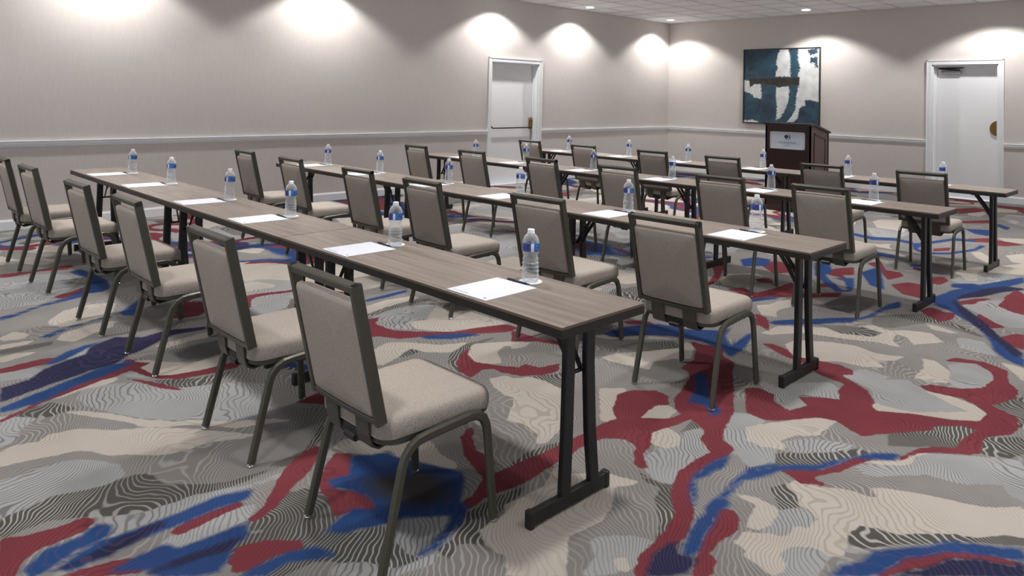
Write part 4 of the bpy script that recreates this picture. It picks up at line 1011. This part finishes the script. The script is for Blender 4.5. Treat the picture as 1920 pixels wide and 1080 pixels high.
for ri in range(4):
    for ci, (bx, by) in enumerate(BOT[ri]):
        z = TOPZ
        where = f'at {ordn[ci]} seat from right, {ROWN[ri]}'
        co = link(bpy.data.objects.new('coaster', cst_me)); co.location = (bx, by, z)
        props(co, f'white round coaster under the bottle {where}', 'coaster', 'coasters on the tables')
        bo = bottle0 if not ub else copy_tree(bottle0)
        bo.location = (bx, by, z + .0026); bo.rotation_euler = (0, 0, math.radians(6) + random.uniform(-.3, .3))
        props(bo, f'clear water bottle with blue label {where}', 'bottle', 'water bottles on the tables')
        pa = pad0 if not ub else copy_tree(pad0)
        py = ROWY[ri] + .159
        pa.location = (bx - .014, py, z); pa.rotation_euler = (0, 0, math.radians(random.uniform(-1.5, 1.5)))
        props(pa, f'white notepad sheet lying {where}', 'notepad', 'notepads on the tables')
        pe = link(bpy.data.objects.new('pen', pen_me))
        pe.location = (bx - .022, py + .158, z); pe.rotation_euler = (0, 0, math.radians(random.uniform(-3, 3)))
        props(pe, f'navy pen lying beyond the notepad {where}', 'pen', 'pens on the tables')
        ub = True

# ------------------------------------------------------------------ lectern
lc = empty('lectern', (-4.765, 10.17, 0))
props(lc, 'dark mahogany lectern with a silver plaque standing before the front wall', 'lectern')
LW, LD = .335, .60
side = [(0, .06), (LD, .06), (LD, 1.13), (.10, 1.235), (0, 1.235)]
b = MB()
b.box(-LW, LW, 0, .022, .06, 1.235)
b.build('front_panel', M['mahogany'], lc)
for s in (-1, 1):
    o = MB().prism(side, 'x', min(s * LW, s * (LW - .022)), max(s * LW, s * (LW - .022))).build('side_panel', M['mahogany_sheen'], lc)
    fr = MB(); x0, x1 = min(s * (LW - .002), s * (LW + .006)), max(s * (LW - .002), s * (LW + .006))
    fr.prism([(.11, .16), (.13, .16), (.13, 1.135), (.11, 1.14)], 'x', x0, x1).prism([(.47, .16), (.49, .16), (.49, 1.045), (.47, 1.05)], 'x', x0, x1)
    fr.prism([(.11, 1.115), (.49, 1.03), (.49, 1.05), (.11, 1.14)], 'x', x0, x1).prism([(.11, .16), (.49, .16), (.49, .18), (.11, .18)], 'x', x0, x1)
    fr.prism([(LD - .03, .06), (LD, .06), (LD, 1.13), (LD - .03, 1.137)], 'x', x0, x1)
    fr.build('panel_moulding', M['mahogany'], o)
MB().prism([(-.022, 1.235), (.10, 1.235), (LD + .03, 1.122), (LD + .03, 1.15), (.105, 1.265), (-.022, 1.265)], 'x', -LW - .022, LW + .022).build('sloped_top', M['mahogany'], lc)
MB().box(-LW - .02, LW + .02, -.02, LD + .01, 0, .075, c=.006).build('plinth', M['mahogany'], lc)
MB().box(-LW + .022, LW - .022, .022, LD - .05, .62, .64).build('shelf', M['mahogany'], lc)
PX0, PX1, PZ0, PZ1 = (-.26, .258, .890, 1.140)
pl = MB()
w = .018
pl.box(PX0, PX1, -.014, -.001, PZ0, PZ0 + w, c=.002).box(PX0, PX1, -.014, -.001, PZ1 - w, PZ1, c=.002).box(PX0, PX0 + w, -.014, -.001, PZ0, PZ1, c=.002).box(PX1 - w, PX1, -.014, -.001, PZ0, PZ1, c=.002)
plq = MB().box(PX0 + .01, PX1 - .01, -.008, -.0005, PZ0 + .01, PZ1 - .01).build('plaque', M['plaque'], lc)
pl.build('plaque_frame', M['plaque_frame'], plq)
pcx = (PX0 + PX1) / 2
# emblem: tree inside a broken ring
em = MB(); cx, cz, R = pcx - .002, PZ1 - .075, .040
def crescent(a0, a1, r0, r1):
    n = 20
    for i in range(n):
        t0, t1 = i / n, (i + 1) / n
        q = []
        for t, in_ in ((t0, 0), (t1, 0), (t1, 1), (t0, 1)):
            a = math.radians(a0 + (a1 - a0) * t); th = (r1 - r0) * math.sin(math.pi * min(max(t, .02), .98))
            rr = r1 - (th if in_ else 0)
            q.append((cx + rr * math.cos(a), cz + rr * math.sin(a)))
        em.prism(q, 'y', -.0095, -.0075)
crescent(-70, 80, .032, .046)
crown = [(cx - .012 + .030 * math.cos(a) * (1 + .10 * math.cos(7 * a)), cz + .006 + .027 * math.sin(a) * (1 + .10 * math.cos(7 * a))) for a in [2 * math.pi * i / 36 for i in range(36)]]
em.prism(crown, 'y', -.0095, -.0075)
em.prism([(cx - .016, cz - .038), (cx - .004, cz - .038), (cx - .008, cz - .012), (cx - .014, cz - .012)], 'y', -.0095, -.0075)
em.build('emblem', M['plaque_ink'], plq)
def lettering(txt, size, z, name):
    cu = bpy.data.curves.new(name, 'FONT'); cu.body = txt; cu.size = size; cu.align_x = 'CENTER'; cu.extrude = .0008
    cu.space_character = 1.1
    ob = bpy.data.objects.new(name, cu); COL.objects.link(ob)
    dg = bpy.context.evaluated_depsgraph_get()
    me = bpy.data.meshes.new_from_object(ob.evaluated_get(dg))
    bpy.data.objects.remove(ob); bpy.data.curves.remove(cu)
    me.materials.clear(); me.materials.append(M['plaque_ink2'])
    o = bpy.data.objects.new(name, me)
    o.location = (pcx, -.009, z); o.rotation_euler = (math.pi / 2, 0, 0)
    link(o, plq)
lettering('DOUBLETREE', .040, PZ1 - .165, 'lettering')
lettering('BY HILTON', .018, PZ1 - .200, 'lettering')

# ------------------------------------------------------------------ abstract painting on the front wall
PW, PH = 1.60, 1.525
art = empty('abstract_painting', (-7.565, YW, 1.125))
props(art, 'square abstract painting in teal and white on the front wall', 'painting')
def art_mat():
    m, N, L, B = new_mat('abstract_paint')
    tc = N.new('ShaderNodeTexCoord')
    def noise(scale, detail=4, dist=0.0):
        nz = N.new('ShaderNodeTexNoise'); nz.inputs['Scale'].default_value = scale; nz.inputs['Detail'].default_value = detail; nz.inputs['Distortion'].default_value = dist
        L.new(tc.outputs['Object'], nz.inputs['Vector']); return nz.outputs['Fac']
    def ramp(src, stops):
        cr = N.new('ShaderNodeValToRGB'); E = cr.color_ramp.elements
        E[0].position, E[0].color = stops[0]; E[1].position, E[1].color = stops[-1]
        for p, c in stops[1:-1]:
            e = E.new(p); e.color = c
        L.new(src, cr.inputs[0]); return cr.outputs[0]
    blue = ramp(noise(4.5, 6, .8), [(.30, srgb(34, 48, 66)), (.46, srgb(48, 70, 88)), (.56, srgb(38, 80, 98)), (.72, srgb(66, 84, 98))])
    white = ramp(noise(6, 4), [(.3, srgb(196, 200, 200)), (.7, srgb(226, 228, 226))])
    brown = ramp(noise(12, 4), [(.35, srgb(40, 36, 34)), (.7, srgb(64, 56, 48))])
    ragged = noise(38, 5, .6)
    def mask(attr, amp):
        a = N.new('ShaderNodeAttribute'); a.attribute_name = attr
        s = N.new('ShaderNodeMath'); s.operation = 'MULTIPLY_ADD'; s.inputs[1].default_value = amp; s.inputs[2].default_value = -amp * .5
        L.new(ragged, s.inputs[0])
        d = N.new('ShaderNodeMath'); d.operation = 'ADD'; L.new(a.outputs['Fac'], d.inputs[0]); L.new(s.outputs[0], d.inputs[1])
        mr = N.new('ShaderNodeMapRange'); mr.inputs[1].default_value = .006; mr.inputs[2].default_value = -.006; L.new(d.outputs[0], mr.inputs[0])
        return mr.outputs[0]
    def over(base, top, fac):
        mx = N.new('ShaderNodeMix'); mx.data_type = 'RGBA'; L.new(fac, mx.inputs[0]); L.new(base, mx.inputs[6]); L.new(top, mx.inputs[7]); return mx.outputs[2]
    c = over(blue, white, mask('white', .12)); c = over(c, blue, mask('dab', .14)); c = over(c, brown, mask('bar', .07))
    L.new(c, B.inputs['Base Color']); B.inputs['Roughness'].default_value = 0.55
    return m
A2 = lambda P: [((x - 145) / 565 * PW, (690 - y) / 565 * PH) for x, y in P]
WH = [[(432, 110), (478, 110), (490, 160), (500, 220), (500, 335), (390, 335), (392, 300), (410, 270), (395, 240), (405, 180)],
      [(555, 110), (720, 110), (720, 520), (640, 505), (600, 510), (610, 545), (570, 560), (555, 640), (525, 668), (480, 668), (520, 620), (540, 570), (545, 480), (560, 400), (565, 345), (555, 330), (570, 270), (555, 220)],
      [(140, 360), (190, 365), (200, 420), (240, 370), (245, 395), (280, 390), (290, 500), (235, 495), (215, 470), (140, 440)],
      [(400, 415), (485, 405), (495, 440), (490, 510), (460, 590), (430, 640), (400, 655), (405, 560), (395, 470)],
      [(140, 672), (230, 664), (280, 685), (280, 700), (140, 700)]]
DB = [[(620, 140), (690, 130), (692, 170), (640, 185)], [(640, 200), (690, 195), (692, 275), (675, 270), (670, 240), (640, 235)]]
BR = [[(195, 350), (565, 345), (565, 398), (450, 405), (420, 418), (400, 400), (250, 385), (215, 400), (200, 412)]]
xs, zs = np.linspace(.022, PW - .022, 130), np.linspace(.022, PH - .022, 130)
GX, GZ = np.meshgrid(xs, zs)
un_ = lambda Ls: np.min([poly_sdf(GX, GZ, A2(P)) for P in Ls], axis=0)
me = grid_mesh('canvas', xs, zs, lambda a, c_: np.stack([a, np.full_like(a, -.030), c_], -1), art_mat(), {'white': un_(WH), 'dab': un_(DB), 'bar': un_(BR)})
link(bpy.data.objects.new('canvas', me), art)
b = MB()
b.box(0, PW, -.042, 0, 0, .02).box(0, PW, -.042, 0, PH - .02, PH).box(0, .02, -.042, 0, .02, PH - .02).box(PW - .02, PW, -.042, 0, .02, PH - .02)
b.box(.02, PW - .02, -.026, -.002, .02, PH - .02)
b.build('picture_frame', M['frame_dark'], art)
